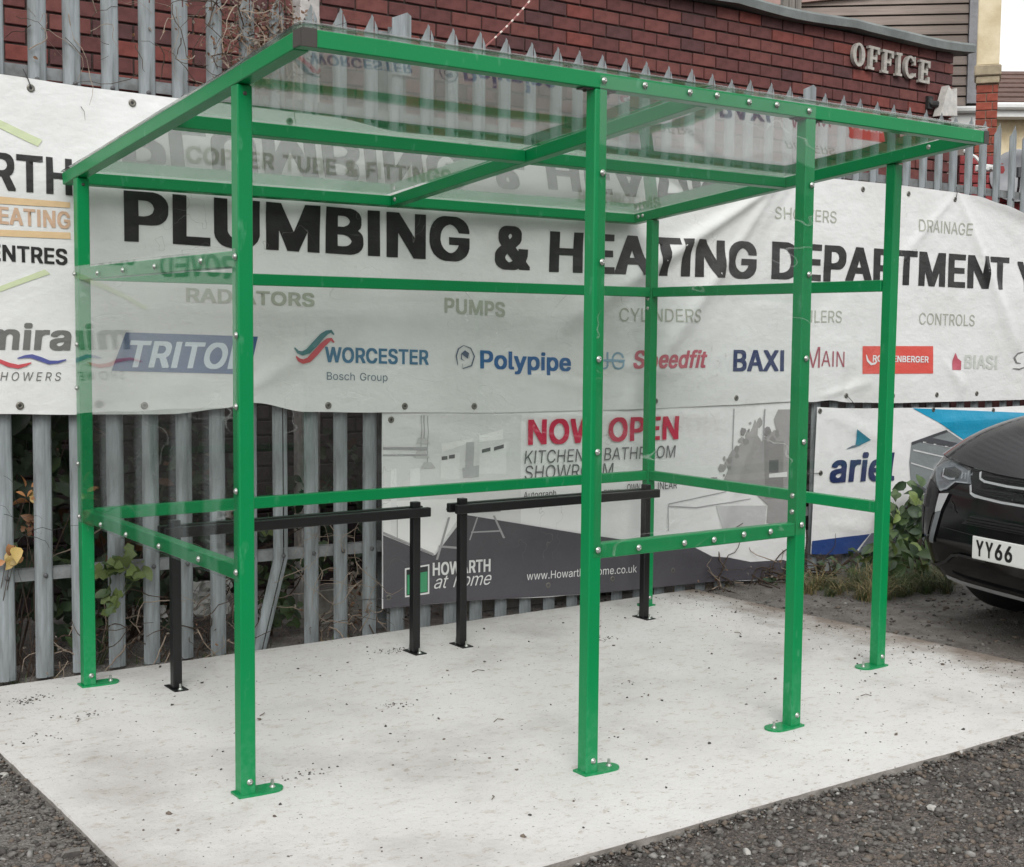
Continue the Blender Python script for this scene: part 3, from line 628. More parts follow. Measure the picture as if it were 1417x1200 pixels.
# ------------------------------------------------------------------ lettering: outlines of plain sans capitals and small letters, 400 units to the em
GLY = {"B":{"&":[185,[[185,-7,186,7,162,35,170,51,172,61,174,96,129,97,128,85,126,79,105,105,127,122,134,132,139,144,140,176,138,185,132,195,120,205,101,212,59,212,47,208,35,202,25,190,21,180,19,170,19,148,22,134,36,111,22,100,12,90,5,76,3,70,3,37,7,25,12,16,22,5,32,-2,45,-7,57,-9,100,-9,112,-7,128,0,135,-7],[99,36,93,32,80,27,72,28,63,32,55,40,50,52,52,58,58,67,67,75],[76,141,68,155,67,161,70,168,75,173,81,176,90,169,93,162,88,152]]],"6":[187,[[139,210,90,210,37,132,20,100,16,86,14,71,15,46,18,35,24,20,32,10,43,1,54,-5,70,-9,111,-9,127,-5,140,2,152,13,163,34,167,52,166,82,162,97,155,109,145,119,134,127,117,132,96,133,138,195],[89,28,75,35,68,43,62,55,62,68,70,85,79,93,91,98,102,93,110,86,118,74,120,62,118,52,110,40,100,31]]],"A":[198,[[196,-6,195,10,122,210,70,210,-4,8,-4,-6,45,-7,65,50,127,50,147,-7],[95,140,114,86,78,86]]],"B":[188,[[14,210,13,-6,120,-7,136,-4,157,5,171,20,177,34,178,45,178,72,174,84,168,94,159,103,152,107,166,121,170,135,170,164,168,175,160,189,144,202,124,209],[61,85,94,86,113,80,126,68,131,56,129,49,121,38,108,32,91,29,61,29],[61,121,61,174,97,173,109,169,118,160,122,152,122,145,118,135,108,127,90,121]]],"C":[210,[[171,196,156,205,135,212,84,212,71,210,51,202,40,193,29,183,21,171,12,152,7,131,5,114,7,72,12,51,21,32,29,20,49,3,64,-4,85,-9,135,-8,152,-3,164,2,172,8,188,26,198,49,200,56,200,71,153,71,147,55,133,39,121,32,107,28,95,32,85,37,70,50,58,70,52,95,54,120,58,134,65,147,82,165,92,171,102,174,108,175,122,171,136,162,147,149,153,132,200,132,200,148,195,165,184,183]]],"D":[207,[[14,-7,109,-7,126,-4,152,6,164,14,177,28,186,44,193,68,196,94,195,125,190,150,183,165,172,181,157,195,137,205,112,210,13,210],[61,29,61,174,85,174,100,172,112,168,123,161,133,150,142,136,148,110,148,94,145,77,134,55,126,46,117,39,95,31]]],"E":[173,[[160,-7,160,29,61,30,61,85,153,85,153,121,61,121,61,174,160,174,160,210,14,210,13,-6]]],"F":[170,[[14,-7,61,-6,61,82,149,82,149,118,61,119,61,174,158,174,158,210,13,210]]],"G":[214,[[59,206,42,196,27,180,20,170,10,147,6,125,5,90,8,63,14,45,25,25,40,9,51,2,69,-6,85,-9,130,-9,146,-6,157,-2,169,5,182,16,188,25,197,40,202,61,202,109,103,109,103,73,153,73,151,62,147,54,134,39,120,32,108,28,93,32,81,39,71,49,64,58,58,70,53,89,52,109,54,120,60,138,69,153,83,166,96,172,107,175,117,172,130,166,143,152,153,132,200,132,201,146,194,167,183,184,174,193,162,202,142,210,129,212,83,212]]],"H":[213,[[14,-7,61,-6,61,86,145,86,146,-6,193,-6,193,210,146,210,145,122,61,122,61,210,13,210]]],"I":[91,[[17,-7,68,-6,67,210,17,210]]],"K":[193,[[190,-7,189,9,113,115,190,196,190,210,135,210,61,131,61,210,14,210,13,-6,61,-6,61,60,78,78,138,-7]]],"L":[163,[[14,210,13,-6,155,-7,155,29,61,30,61,210]]],"M":[257,[[238,210,179,210,126,71,72,210,14,210,13,-6,60,-6,60,102,103,-6,147,-7,190,102,191,-6,238,-7]]],"N":[215,[[14,-7,61,-6,61,123,144,-7,196,-6,195,210,148,210,148,80,65,210,13,210]]],"O":[219,[[152,207,130,212,84,212,71,210,53,202,40,193,27,180,16,162,9,144,5,114,6,78,9,60,18,38,30,20,46,5,60,-2,85,-9,129,-9,142,-7,162,2,173,9,185,21,198,43,205,63,208,90,208,125,204,144,198,160,185,182,166,199],[106,175,126,168,134,163,145,152,156,132,161,110,161,94,158,80,148,56,131,38,110,29,100,30,85,37,70,50,58,70,52,95,52,109,56,126,61,140,68,150,85,167]]],"P":[184,[[14,-7,61,-6,61,68,112,68,129,70,140,74,151,81,164,95,170,106,174,124,173,160,165,182,161,188,147,200,130,208,116,210,13,210],[61,103,61,174,95,173,102,172,113,166,121,157,127,141,123,125,118,116,109,109,98,105,86,103]]],"R":[186,[[14,210,13,-6,61,-6,61,72,88,72,130,-7,181,-7,182,8,142,79,155,87,162,95,169,105,174,123,174,159,171,172,163,186,153,197,145,202,123,209],[61,108,61,174,90,174,103,172,113,167,121,159,126,148,127,138,122,125,116,118,107,112,95,109]]],"S":[185,[[134,208,114,212,62,212,45,207,32,199,22,190,15,180,10,163,10,135,12,125,18,115,28,105,41,97,61,89,100,78,113,72,122,65,127,56,124,48,115,37,97,28,85,28,73,32,58,44,55,50,52,62,5,62,5,40,12,20,26,5,42,-4,67,-10,112,-10,127,-8,137,-4,153,5,163,15,171,29,174,42,174,69,170,84,162,95,149,106,135,112,94,124,71,133,62,140,58,150,61,159,69,168,81,174,92,176,103,172,115,164,122,153,125,144,170,144,171,165,164,183,151,198]]],"T":[185,[[66,-7,113,-6,113,174,177,174,177,210,2,210,2,174,66,174]]],"U":[213,[[14,210,13,54,18,34,29,16,44,3,58,-4,85,-10,123,-10,139,-8,153,-2,169,8,184,25,189,35,193,52,193,210,146,210,146,69,144,61,139,50,130,39,115,31,107,28,100,28,85,34,75,42,67,52,62,65,61,210]]],"V":[198,[[-4,210,-4,195,70,-5,71,-7,122,-7,195,193,196,210,147,210,96,64,45,210]]],"W":[280,[[-4,210,-3,192,51,-7,103,-6,137,119,171,-6,223,-6,278,191,278,210,230,210,197,80,162,210,112,210,78,82,76,85,44,210]]],"X":[196,[[-3,-7,47,-7,95,62,142,-7,192,-6,192,8,126,105,189,196,189,210,139,210,95,148,52,210,2,210,2,195,61,110,64,103,-2,9]]],"Y":[195,[[118,-7,118,77,191,193,192,196,192,210,141,210,95,132,47,210,-4,210,-4,196,71,76,71,-6]]],"a":[162,[[145,-7,146,110,144,124,136,141,128,149,118,155,105,159,90,161,50,159,36,155,22,147,13,138,6,125,6,110,7,109,26,103,50,103,54,110,63,118,70,122,80,124,88,121,95,114,98,104,90,98,55,94,35,90,19,83,10,76,3,65,2,59,2,28,5,16,12,6,20,-1,29,-6,45,-10,83,-10,100,-5,100,-7],[99,62,98,52,92,40,85,33,75,28,67,26,59,29,51,36,48,41,52,49,61,56,80,61]]],"b":[176,[[10,210,10,-6,55,-7,57,-4,60,-7,75,-10,109,-10,119,-8,133,-2,141,3,154,18,161,31,166,50,166,101,161,120,155,131,148,140,139,149,125,157,117,159,80,161,66,159,57,155,57,210],[87,27,75,32,65,44,58,60,56,77,58,92,67,110,76,119,89,124,103,117,112,106,119,86,120,70,115,51,110,42,100,32]]],"c":[164,[[135,148,125,154,110,159,95,161,61,160,45,156,37,152,28,145,16,131,8,116,4,101,2,85,3,55,7,39,14,22,20,14,33,2,45,-5,59,-9,101,-10,115,-8,130,-1,139,6,149,18,156,33,156,47,155,48,135,53,111,53,105,40,97,32,88,28,80,27,67,34,60,42,54,53,50,69,50,82,57,103,70,118,77,122,84,124,95,119,106,109,110,98,135,98,154,103,155,105,155,120,152,126,146,137]]],"d":[176,[[159,210,113,210,113,155,104,159,90,161,67,161,50,158,35,152,28,147,13,129,7,113,3,97,2,65,4,49,8,33,14,20,20,12,35,-2,51,-8,61,-10,95,-10,105,-8,113,-4,115,-7,159,-6],[80,27,68,33,57,47,51,64,50,83,53,96,61,110,71,120,82,124,95,118,105,107,112,91,113,69,110,55,102,40,92,31]]],"e":[168,[[40,153,30,147,18,134,10,120,4,101,2,85,3,54,6,41,13,23,18,15,33,2,43,-4,60,-9,110,-9,122,-6,135,1,149,14,155,24,157,28,156,43,136,48,111,48,108,40,102,34,93,28,85,26,73,30,62,39,57,45,51,60,159,61,158,103,153,121,147,134,134,148,126,152,104,160,60,160],[52,95,60,110,70,119,80,124,86,123,96,118,102,111,110,97,110,95]]],"f":[107,[[22,-7,68,-6,68,124,102,125,102,158,68,158,68,166,71,175,77,181,101,181,102,182,108,200,108,215,106,216,96,218,56,218,38,212,29,204,22,191,22,159,-8,158,-8,125,22,124]]],"g":[176,[[160,158,115,158,114,155,100,160,57,160,45,157,36,152,27,146,16,133,10,122,5,107,2,87,2,66,6,43,10,31,18,19,32,5,41,0,55,-4,94,-5,113,0,112,-8,108,-17,99,-26,83,-32,73,-29,65,-25,51,-10,29,-10,10,-21,10,-36,16,-45,30,-57,47,-64,60,-67,105,-67,121,-63,136,-57,152,-42,158,-30,160,-15],[83,124,97,117,106,106,112,90,114,75,110,56,103,45,94,36,87,32,80,32,68,38,58,49,51,66,50,84,54,99,61,110,73,121]]],"h":[170,[[10,210,10,-6,57,-6,58,97,62,109,70,118,80,122,85,123,93,120,99,115,107,100,108,-6,153,-7,153,115,152,124,146,138,132,152,116,159,80,161,66,159,57,156,57,210]]],"i":[73,[[10,-7,57,-6,56,158,10,158],[8,208,6,204,6,183,8,179,14,172,18,171,50,171,55,173,60,180,62,185,62,201,60,207,55,213,49,216,18,216,14,214]]],"l":[82,[[10,210,10,23,12,11,16,5,23,-2,33,-7,75,-8,83,-6,83,8,79,28,63,28,58,32,57,37,57,210]]],"m":[250,[[233,-6,233,119,228,138,222,146,215,152,204,158,194,161,155,161,143,158,129,148,117,158,106,161,70,161,58,157,55,158,10,158,10,-7,57,-6,57,97,58,104,64,114,69,118,80,124,88,120,94,114,98,105,100,-7,145,-6,145,98,151,113,157,119,166,124,174,122,182,115,186,108,188,100,188,-6]]],"n":[170,[[153,-7,153,115,149,131,142,144,132,152,122,158,112,160,80,161,66,159,56,155,55,158,10,158,10,-6,57,-6,58,97,62,109,70,118,80,122,85,123,93,120,99,115,107,100,108,-6]]],"o":[172,[[130,-1,140,7,150,19,158,35,162,53,162,98,158,117,151,130,133,149,126,153,110,159,94,161,61,160,45,156,37,152,28,145,16,131,8,116,4,101,2,85,3,55,7,39,14,22,20,14,33,2,45,-5,59,-9,100,-10,115,-8],[82,124,94,120,106,109,112,96,117,78,115,62,108,45,97,32,85,27,80,27,73,30,63,38,54,53,50,69,50,82,57,103,70,118]]],"p":[176,[[10,-64,57,-64,57,-4,60,-7,75,-10,109,-10,119,-8,133,-2,141,3,152,15,158,24,163,39,167,56,166,101,161,120,155,131,148,140,134,152,120,158,103,161,70,160,57,155,55,158,10,158],[87,27,75,32,65,44,58,60,56,77,58,92,67,110,76,119,89,124,103,117,112,106,119,86,120,70,115,51,110,42,100,32]]],"r":[110,[[10,-7,57,-6,58,99,63,110,75,120,82,122,108,123,108,160,71,161,56,157,55,158,10,158]]],"s":[152,[[27,-2,40,-8,54,-10,98,-9,111,-6,123,0,134,10,139,17,143,30,143,55,140,66,135,74,123,83,111,88,68,99,62,102,56,110,57,114,63,120,70,124,77,125,88,118,96,104,120,104,140,109,140,125,135,136,124,149,116,154,98,160,52,160,39,157,27,151,13,137,8,125,8,102,9,91,15,80,25,71,40,63,84,52,90,48,95,42,92,35,86,31,71,26,59,32,52,39,48,49,25,49,5,45,3,44,3,30,6,21,13,9]]],"t":[97,[[95,-7,96,-5,96,10,92,28,67,29,62,35,61,45,61,124,92,125,92,158,61,159,60,195,15,195,15,159,-8,158,-8,125,15,124,15,25,18,12,29,-1,45,-8,85,-8]]],"u":[170,[[10,158,10,43,14,22,22,9,36,-3,52,-8,93,-8,107,-3,109,-7,153,-7,153,158,108,158,107,55,103,46,95,36,85,29,79,28,71,32,64,38,59,46,57,55,57,158]]],"w":[233,[[228,158,181,158,159,80,138,158,90,158,68,78,46,158,-1,158,-2,144,44,-6,91,-6,114,73,136,-5,137,-7,182,-7,228,143]]],"y":[162,[[9,-62,21,-65,57,-64,70,-59,84,-46,93,-29,158,141,159,158,111,158,78,67,45,158,-3,158,-2,140,52,0,44,-20,37,-27,13,-28,8,-47]]]},"X":{"&":[185,[[189,-8,189,8,167,35,176,60,178,97,125,98,125,86,110,104,134,126,142,143,143,177,141,185,135,195,123,206,105,212,55,212,44,209,32,202,22,190,18,180,16,171,16,147,19,133,26,120,32,112,19,101,9,90,2,77,0,70,0,36,3,25,8,15,19,4,29,-2,41,-8,54,-10,103,-10,115,-8,125,-3,128,-3,131,-8],[95,36,86,31,75,28,66,33,58,41,54,50,54,55,58,63,65,71],[77,145,71,155,70,160,73,167,80,173,87,168,89,160,85,153]]],"A":[198,[[199,-7,198,11,125,210,66,211,-8,9,-8,-7,48,-8,68,49,124,49,144,-8],[95,129,110,87,81,87]]],"B":[188,[[10,211,10,-7,123,-8,140,-5,160,4,174,19,180,33,182,45,181,73,178,85,172,95,162,104,157,107,169,120,173,135,173,165,171,175,163,190,147,203,135,208,121,211],[64,85,90,85,110,79,120,70,126,60,128,55,123,45,115,37,105,32,88,30,65,30],[65,122,65,173,87,173,97,172,108,167,115,160,119,151,119,146,114,136,108,130,92,122]]],"D":[207,[[10,-8,112,-8,130,-5,155,5,167,13,180,27,189,43,197,67,199,93,198,126,193,150,187,166,176,182,164,193,149,202,123,210,10,210],[65,30,64,173,81,173,94,172,109,167,120,160,130,150,135,142,140,131,144,115,145,95,143,85,139,70,134,60,128,51,119,43,105,36,91,32]]],"E":[173,[[164,-8,164,30,64,30,65,84,157,85,156,122,65,122,64,173,163,173,163,210,10,211,10,-7]]],"G":[214,[[50,204,39,197,23,181,11,160,5,141,2,115,2,77,8,53,16,34,24,21,40,6,56,-3,72,-8,82,-10,133,-10,150,-7,165,0,185,15,192,24,200,40,205,60,205,110,100,110,100,72,150,72,143,55,130,40,117,32,107,30,96,33,85,40,74,50,68,59,62,70,58,85,56,95,58,119,63,137,72,152,86,165,105,173,120,169,130,162,142,149,150,132,204,132,204,147,197,170,187,185,173,198,157,207,142,212,132,213,80,213,67,211]]],"H":[213,[[10,-8,64,-7,65,85,142,85,142,-7,197,-7,196,211,142,210,142,123,65,123,64,210,10,210]]],"I":[91,[[14,-8,71,-7,70,211,13,210]]],"L":[163,[[10,211,10,-7,158,-8,158,30,64,30,64,210]]],"M":[257,[[241,211,176,210,126,81,75,210,10,211,10,-7,63,-7,64,84,100,-7,150,-8,187,85,188,-7,241,-8]]],"N":[215,[[10,-8,64,-7,65,112,140,-8,199,-7,199,211,145,210,145,92,69,211,10,210]]],"O":[219,[[170,200,151,209,133,213,75,212,56,207,40,198,27,185,18,172,6,145,2,126,2,89,3,71,10,46,18,31,27,19,45,2,60,-5,82,-10,138,-9,153,-5,165,1,176,8,193,27,202,42,209,66,212,90,211,126,206,150,198,170,188,183],[106,30,88,38,73,50,68,59,62,70,58,85,56,108,62,133,73,153,82,162,92,168,108,173,118,170,130,162,142,151,147,144,156,120,158,95,153,75,148,61,141,51,125,38]]],"P":[184,[[10,-8,64,-7,65,67,115,67,132,69,144,73,155,80,168,94,173,105,177,117,178,155,175,168,168,183,153,199,140,206,120,211,10,210],[65,104,64,173,92,172,99,171,110,165,118,156,123,140,122,134,117,120,108,112,98,107,83,104]]],"R":[186,[[10,211,10,-7,64,-7,64,71,85,72,127,-8,185,-8,185,9,147,78,166,94,172,105,178,122,178,160,174,173,167,187,156,198,149,202,126,210],[65,109,64,173,93,172,110,166,119,155,123,144,122,132,116,122,107,115,99,112,82,109]]],"T":[185,[[63,-8,117,-7,117,173,180,173,180,211,-2,210,-1,173,62,173]]],"U":[213,[[10,211,10,53,15,33,26,15,40,2,55,-5,81,-11,134,-10,156,-3,172,7,188,25,192,35,197,51,197,210,142,210,142,65,136,51,126,40,112,32,104,29,88,35,78,42,70,53,65,65,64,210]]],"W":[280,[[-8,210,-7,191,48,-8,107,-7,137,106,168,-7,227,-7,281,190,281,211,227,210,197,94,165,211,108,210,78,95,73,108,48,210]]],"Y":[195,[[121,-8,122,76,194,192,196,195,196,210,138,211,95,139,50,211,-7,211,-8,195,68,75,68,-7]]]},"R":{"&":[179,[[65,204,46,195,36,183,31,170,30,155,33,140,42,125,54,110,28,88,16,70,13,50,15,40,21,25,33,12,43,5,55,0,68,-2,89,-2,101,0,120,8,131,17,145,0,175,0,147,35,152,43,159,58,162,74,163,90,139,90,138,73,131,53,88,106,111,124,120,134,127,145,129,154,129,170,124,183,114,195,100,202,90,205],[117,35,104,25,91,20,74,18,61,21,52,26,42,38,39,45,39,59,41,65,47,74,69,92],[73,124,65,134,57,148,55,154,55,165,58,172,65,180,75,184,90,183,96,180,102,173,105,165,104,155,99,145,91,138]]],".":[75,[[22,6,27,2,34,-2,42,-2,48,1,52,4,56,10,57,19,53,27,44,34,36,35,29,32,22,26,20,20,20,12]]],"A":[192,[[80,203,7,0,34,0,54,57,138,57,158,0,185,0,111,203],[95,182,105,150,130,79,62,80,81,134]]],"B":[182,[[25,203,24,0,109,0,125,2,144,10,157,21,163,33,168,52,167,65,163,77,158,87,145,98,135,103,126,105,126,106,144,115,152,123,157,132,159,142,159,157,157,168,152,177,149,182,137,193,128,198,117,202,107,203],[50,92,105,92,114,91,124,87,134,78,140,68,142,57,140,42,135,35,129,29,115,24,102,22,50,22],[50,115,50,181,108,180,120,176,129,167,134,155,134,142,128,129,119,120,101,114]]],"C":[204,[[149,197,135,202,119,206,95,206,70,199,55,190,40,176,29,160,22,145,18,130,16,107,17,85,22,58,29,43,40,27,55,13,75,2,96,-2,118,-2,141,3,158,12,172,26,180,37,186,50,189,64,164,64,160,53,154,43,139,29,128,24,118,22,96,22,84,25,67,35,53,51,45,70,42,88,42,115,48,140,58,160,68,169,81,178,102,182,119,182,133,178,143,172,151,165,158,155,164,139,189,140,184,158,176,173,160,189]]],"D":[201,[[25,0,98,0,115,2,133,8,149,18,162,30,169,40,178,59,183,80,185,104,182,130,178,145,168,167,154,182,144,190,124,199,101,203,24,203],[50,22,50,180,95,181,108,179,123,174,134,168,144,157,149,150,156,134,159,117,160,100,158,81,153,63,142,44,133,36,120,28,100,23]]],"E":[167,[[150,0,150,22,50,23,50,92,142,92,142,114,50,114,50,180,149,181,149,203,25,203,24,0]]],"G":[208,[[124,205,94,206,85,204,70,199,53,189,42,180,31,164,23,148,18,125,16,107,18,78,22,58,30,41,38,29,55,13,70,4,90,-2,125,-2,140,2,155,10,166,18,178,31,186,47,190,62,190,102,114,102,114,80,165,80,166,72,164,63,158,47,145,32,126,23,105,21,90,23,70,32,57,46,48,63,42,88,42,115,45,133,49,145,56,156,69,170,76,175,88,180,101,182,111,182,125,180,140,172,152,162,158,152,164,139,190,140,186,155,179,168,163,187,143,199]]],"H":[207,[[25,0,50,0,50,92,156,92,157,0,182,0,182,203,157,203,156,116,50,116,50,203,24,203]]],"I":[85,[[28,0,57,0,56,203,28,203]]],"J":[159,[[134,203,108,203,108,49,106,40,101,31,94,25,84,21,68,20,59,22,48,30,42,40,39,50,39,69,13,69,13,50,18,30,29,14,44,3,65,-2,84,-2,93,-1,107,5,115,11,122,17,128,27,134,47]]],"K":[187,[[179,0,98,115,179,203,145,203,71,123,50,98,50,203,25,203,24,0,50,0,50,67,80,98,149,0]]],"L":[157,[[25,203,24,0,144,0,144,22,50,23,50,203]]],"M":[251,[[227,203,190,203,138,69,126,30,112,74,61,203,24,203,25,0,49,0,48,174,68,117,115,0,136,0,138,1,183,118,202,173,202,0,228,0]]],"N":[209,[[25,0,50,0,49,171,74,126,154,0,185,0,185,203,159,203,160,32,141,68,55,203,24,203]]],"O":[213,[[125,205,95,206,85,204,70,199,55,190,41,177,28,159,20,137,18,125,16,107,18,79,24,54,32,39,41,26,57,12,70,4,90,-2,118,-2,131,0,151,8,162,16,174,28,183,41,191,58,196,79,198,97,196,125,192,143,183,162,174,175,155,192,141,200],[112,182,128,179,141,172,156,159,161,151,167,139,170,127,172,116,172,87,169,73,164,59,155,44,145,34,140,30,125,23,105,21,89,23,74,30,59,43,53,51,48,63,43,77,42,88,42,115,45,133,50,146,59,160,68,169,78,176,91,181]]],"R":[180,[[25,203,24,0,50,0,50,79,99,79,141,0,170,0,126,83,140,91,152,101,161,119,163,130,163,152,160,165,152,180,142,190,135,195,125,199,112,202],[50,102,50,181,107,180,121,175,132,165,138,151,138,137,136,125,127,112,118,106,105,102]]],"S":[179,[[109,205,79,206,63,202,50,197,39,189,30,180,26,173,22,161,21,142,23,132,29,121,39,112,60,100,115,83,129,76,133,71,138,63,138,48,132,36,120,27,100,20,80,20,62,25,55,29,48,37,44,43,41,55,15,55,16,47,19,35,27,22,37,12,45,7,53,2,71,-2,108,-2,126,2,135,7,142,12,152,22,160,35,162,44,163,62,162,70,158,79,147,92,138,99,125,106,69,122,53,132,48,140,46,154,52,168,63,178,70,181,82,183,103,182,114,179,121,175,130,166,135,151,160,151,160,158,157,170,149,182,135,195,123,201]]],"T":[179,[[77,0,102,0,102,180,166,181,166,203,12,203,13,181,77,180]]],"U":[207,[[25,203,24,60,29,40,35,30,48,15,57,8,69,2,83,-2,95,-3,120,-2,138,2,150,8,158,14,170,27,178,42,182,54,182,203,157,203,157,62,154,52,146,38,135,28,118,22,95,21,83,23,69,31,59,40,53,50,50,63,50,203]]],"W":[274,[[7,203,62,0,92,0,128,132,137,174,148,126,182,0,212,0,267,198,267,203,241,203,203,56,197,25,186,75,151,203,123,203,122,201,91,85,77,25,68,71,33,203]]],"Y":[189,[[107,0,108,84,182,203,152,203,111,136,95,105,82,130,38,202,36,203,7,203,82,83,82,0]]],"a":[156,[[135,0,135,104,133,117,125,135,117,142,107,148,94,152,79,154,55,151,47,148,33,140,21,126,17,118,18,116,40,110,43,116,52,125,60,129,73,132,89,132,99,128,106,120,110,110,110,99,108,95,101,92,52,85,38,81,24,72,17,64,12,52,12,35,16,23,19,17,27,8,40,1,56,-3,72,-3,81,-2,91,2,100,8,110,21,111,0],[110,75,110,49,108,43,103,34,93,24,76,18,60,18,48,22,40,30,37,38,38,50,41,55,49,62,65,67,93,70]]],"c":[158,[[115,147,99,152,84,154,67,152,56,149,43,142,32,132,24,120,19,110,15,95,13,79,14,61,18,43,25,29,31,20,44,8,60,0,76,-3,90,-3,110,2,128,12,138,25,143,35,145,40,144,42,122,47,116,34,105,24,93,19,73,19,62,23,52,31,43,46,40,57,38,81,41,96,48,114,61,127,75,132,91,132,100,129,110,123,117,115,121,105,144,111,142,120,135,130,125,141]]],"e":[162,[[83,154,66,152,54,148,40,140,32,131,24,120,17,102,14,89,13,71,16,51,21,36,29,22,40,11,50,4,63,-1,77,-3,92,-3,106,-1,125,8,138,20,146,36,122,42,116,30,104,22,90,18,70,20,58,26,48,36,41,50,38,67,148,68,148,89,142,115,133,130,123,141,110,148,97,152],[38,89,41,102,49,117,59,126,74,132,95,131,107,124,117,113,121,104,123,93,123,88]]],"f":[101,[[33,0,57,0,57,130,91,131,90,152,57,152,58,176,60,182,68,188,85,189,90,188,97,206,97,208,93,210,85,212,67,212,49,205,40,197,33,185,32,152,2,151,3,131,32,130]]],"g":[170,[[149,152,125,152,125,128,123,128,117,137,110,144,100,150,89,153,79,154,64,152,55,150,42,142,32,133,24,122,19,111,15,96,13,80,14,62,21,38,28,25,35,18,52,7,66,2,83,2,94,3,104,8,117,19,123,28,124,27,124,-11,119,-24,112,-31,103,-36,94,-38,71,-38,62,-36,55,-32,40,-17,20,-28,27,-38,40,-50,50,-55,65,-59,100,-59,115,-55,125,-50,138,-39,143,-31,147,-23,149,-9],[90,132,100,128,108,123,115,115,120,106,125,85,124,62,118,43,105,29,91,24,72,24,57,31,49,39,43,49,38,71,39,90,47,112,57,124,70,131]]],"h":[164,[[142,0,142,108,141,117,135,131,121,146,109,152,90,154,77,152,65,148,52,136,46,128,46,203,21,203,21,0,46,0,46,100,52,115,60,124,69,129,79,132,90,132,99,129,107,124,112,118,118,106,118,0]]],"i":[67,[[21,0,46,0,45,152,21,151],[17,197,17,190,18,185,25,179,29,178,39,178,44,180,50,188,51,195,49,200,44,207,38,209,29,209,25,208,18,201]]],"k":[152,[[21,203,21,0,46,0,46,56,62,71,118,0,148,0,81,86,143,151,114,152,49,85,46,85,46,203]]],"l":[76,[[21,203,22,24,27,11,34,4,48,-1,69,0,72,1,68,21,52,22,48,25,46,30,46,203]]],"m":[244,[[222,0,222,112,217,131,211,140,204,146,193,152,183,154,161,153,145,147,138,141,129,130,127,124,120,139,110,148,95,154,80,154,67,150,60,146,52,137,45,126,45,151,21,151,21,0,46,0,46,104,51,117,58,125,69,131,77,132,88,132,96,128,105,120,109,111,110,0,134,0,135,109,138,117,146,126,155,131,165,132,175,132,185,128,192,122,197,115,198,107,198,0]]],"n":[164,[[142,0,142,108,138,125,131,137,121,146,109,152,91,154,81,153,70,150,60,144,52,136,45,126,45,151,21,152,21,0,46,0,46,100,52,115,60,124,69,129,79,132,90,132,99,129,107,124,112,118,118,106,118,0]]],"o":[166,[[65,-2,76,-3,96,-2,106,0,119,6,129,13,139,25,146,38,150,50,152,67,152,83,149,103,143,118,136,130,125,140,115,147,99,152,83,154,72,153,56,149,48,145,39,138,27,125,21,114,16,99,13,71,15,55,20,39,28,24,40,11,49,5],[75,132,95,131,110,122,121,109,126,95,128,85,127,60,124,50,119,39,116,34,105,24,96,20,87,18,70,20,62,23,52,31,43,46,38,69,39,89,46,110,59,125,66,129]]],"p":[170,[[21,-58,46,-57,46,23,59,8,70,1,80,-2,98,-3,115,1,127,8,138,18,148,34,152,45,156,63,156,88,152,105,144,125,138,134,128,142,115,150,102,153,92,154,74,152,60,143,48,128,45,128,45,152,21,151],[80,132,100,131,114,123,121,115,127,105,131,88,131,64,129,55,122,38,118,31,108,23,100,20,89,18,80,19,70,22,56,35,48,53,45,68,47,95,52,111,58,120,65,126]]],"r":[104,[[21,0,46,0,46,102,48,110,58,122,69,128,75,130,97,129,97,153,82,154,68,151,58,145,52,139,46,128,45,129,45,152,21,151]]],"s":[146,[[87,153,63,153,44,148,35,142,27,134,19,118,18,109,21,95,26,86,32,80,51,70,95,59,101,55,107,47,108,40,102,29,90,21,80,18,65,18,50,23,43,30,37,42,15,38,14,36,17,28,24,15,38,4,54,-2,80,-3,105,2,115,8,123,16,128,24,132,33,132,48,131,55,127,64,120,71,112,77,100,82,57,92,51,96,44,105,43,114,46,120,55,128,65,132,78,133,92,130,102,120,107,111,129,116,124,130,113,142,104,148]]],"t":[91,[[84,0,85,3,81,21,63,20,56,22,52,29,50,39,50,130,81,131,82,151,50,152,50,188,26,188,26,152,3,152,2,131,26,130,26,32,28,24,33,12,40,6,47,2,60,-2,75,-2]]],"u":[164,[[21,152,21,50,25,29,32,15,40,8,53,1,63,-2,82,-2,92,1,105,8,114,18,119,27,119,0,142,0,142,151,118,151,118,54,114,40,108,31,100,25,90,21,75,20,65,22,57,28,50,36,47,45,46,151]]],"w":[227,[[9,151,55,0,80,0,114,122,127,70,147,1,148,0,171,0,172,1,217,152,192,151,168,68,159,27,148,73,126,152,101,152,100,150,80,78,68,27,59,65,36,150,35,152]]],"y":[156,[[20,-56,40,-58,55,-55,65,-49,77,-35,148,152,122,151,88,60,78,23,66,64,34,151,8,151,65,0,55,-26,48,-33,42,-36,24,-35]]]}}
CAPH = {'B': 203+14, 'R': 203, 'X': 203+15}
def outline_mesh(loops_list):
    """fills closed outlines (holes included) and returns verts, faces in 2D"""
    cu = bpy.data.curves.new('outline', 'CURVE'); cu.dimensions = '2D'; cu.fill_mode = 'BOTH'
    for L in loops_list:
        sp = cu.splines.new('POLY'); sp.points.add(len(L)-1); sp.use_cyclic_u = True
        for p, (x, y) in zip(sp.points, L): p.co = (x, y, 0, 1)
    o = bpy.data.objects.new('outline', cu); me = bpy.data.meshes.new_from_object(o)
    V = [(v.co.x, v.co.y) for v in me.vertices]; F = [tuple(p.vertices) for p in me.polygons]
    bpy.data.objects.remove(o); bpy.data.curves.remove(cu); bpy.data.meshes.remove(me); return V, F
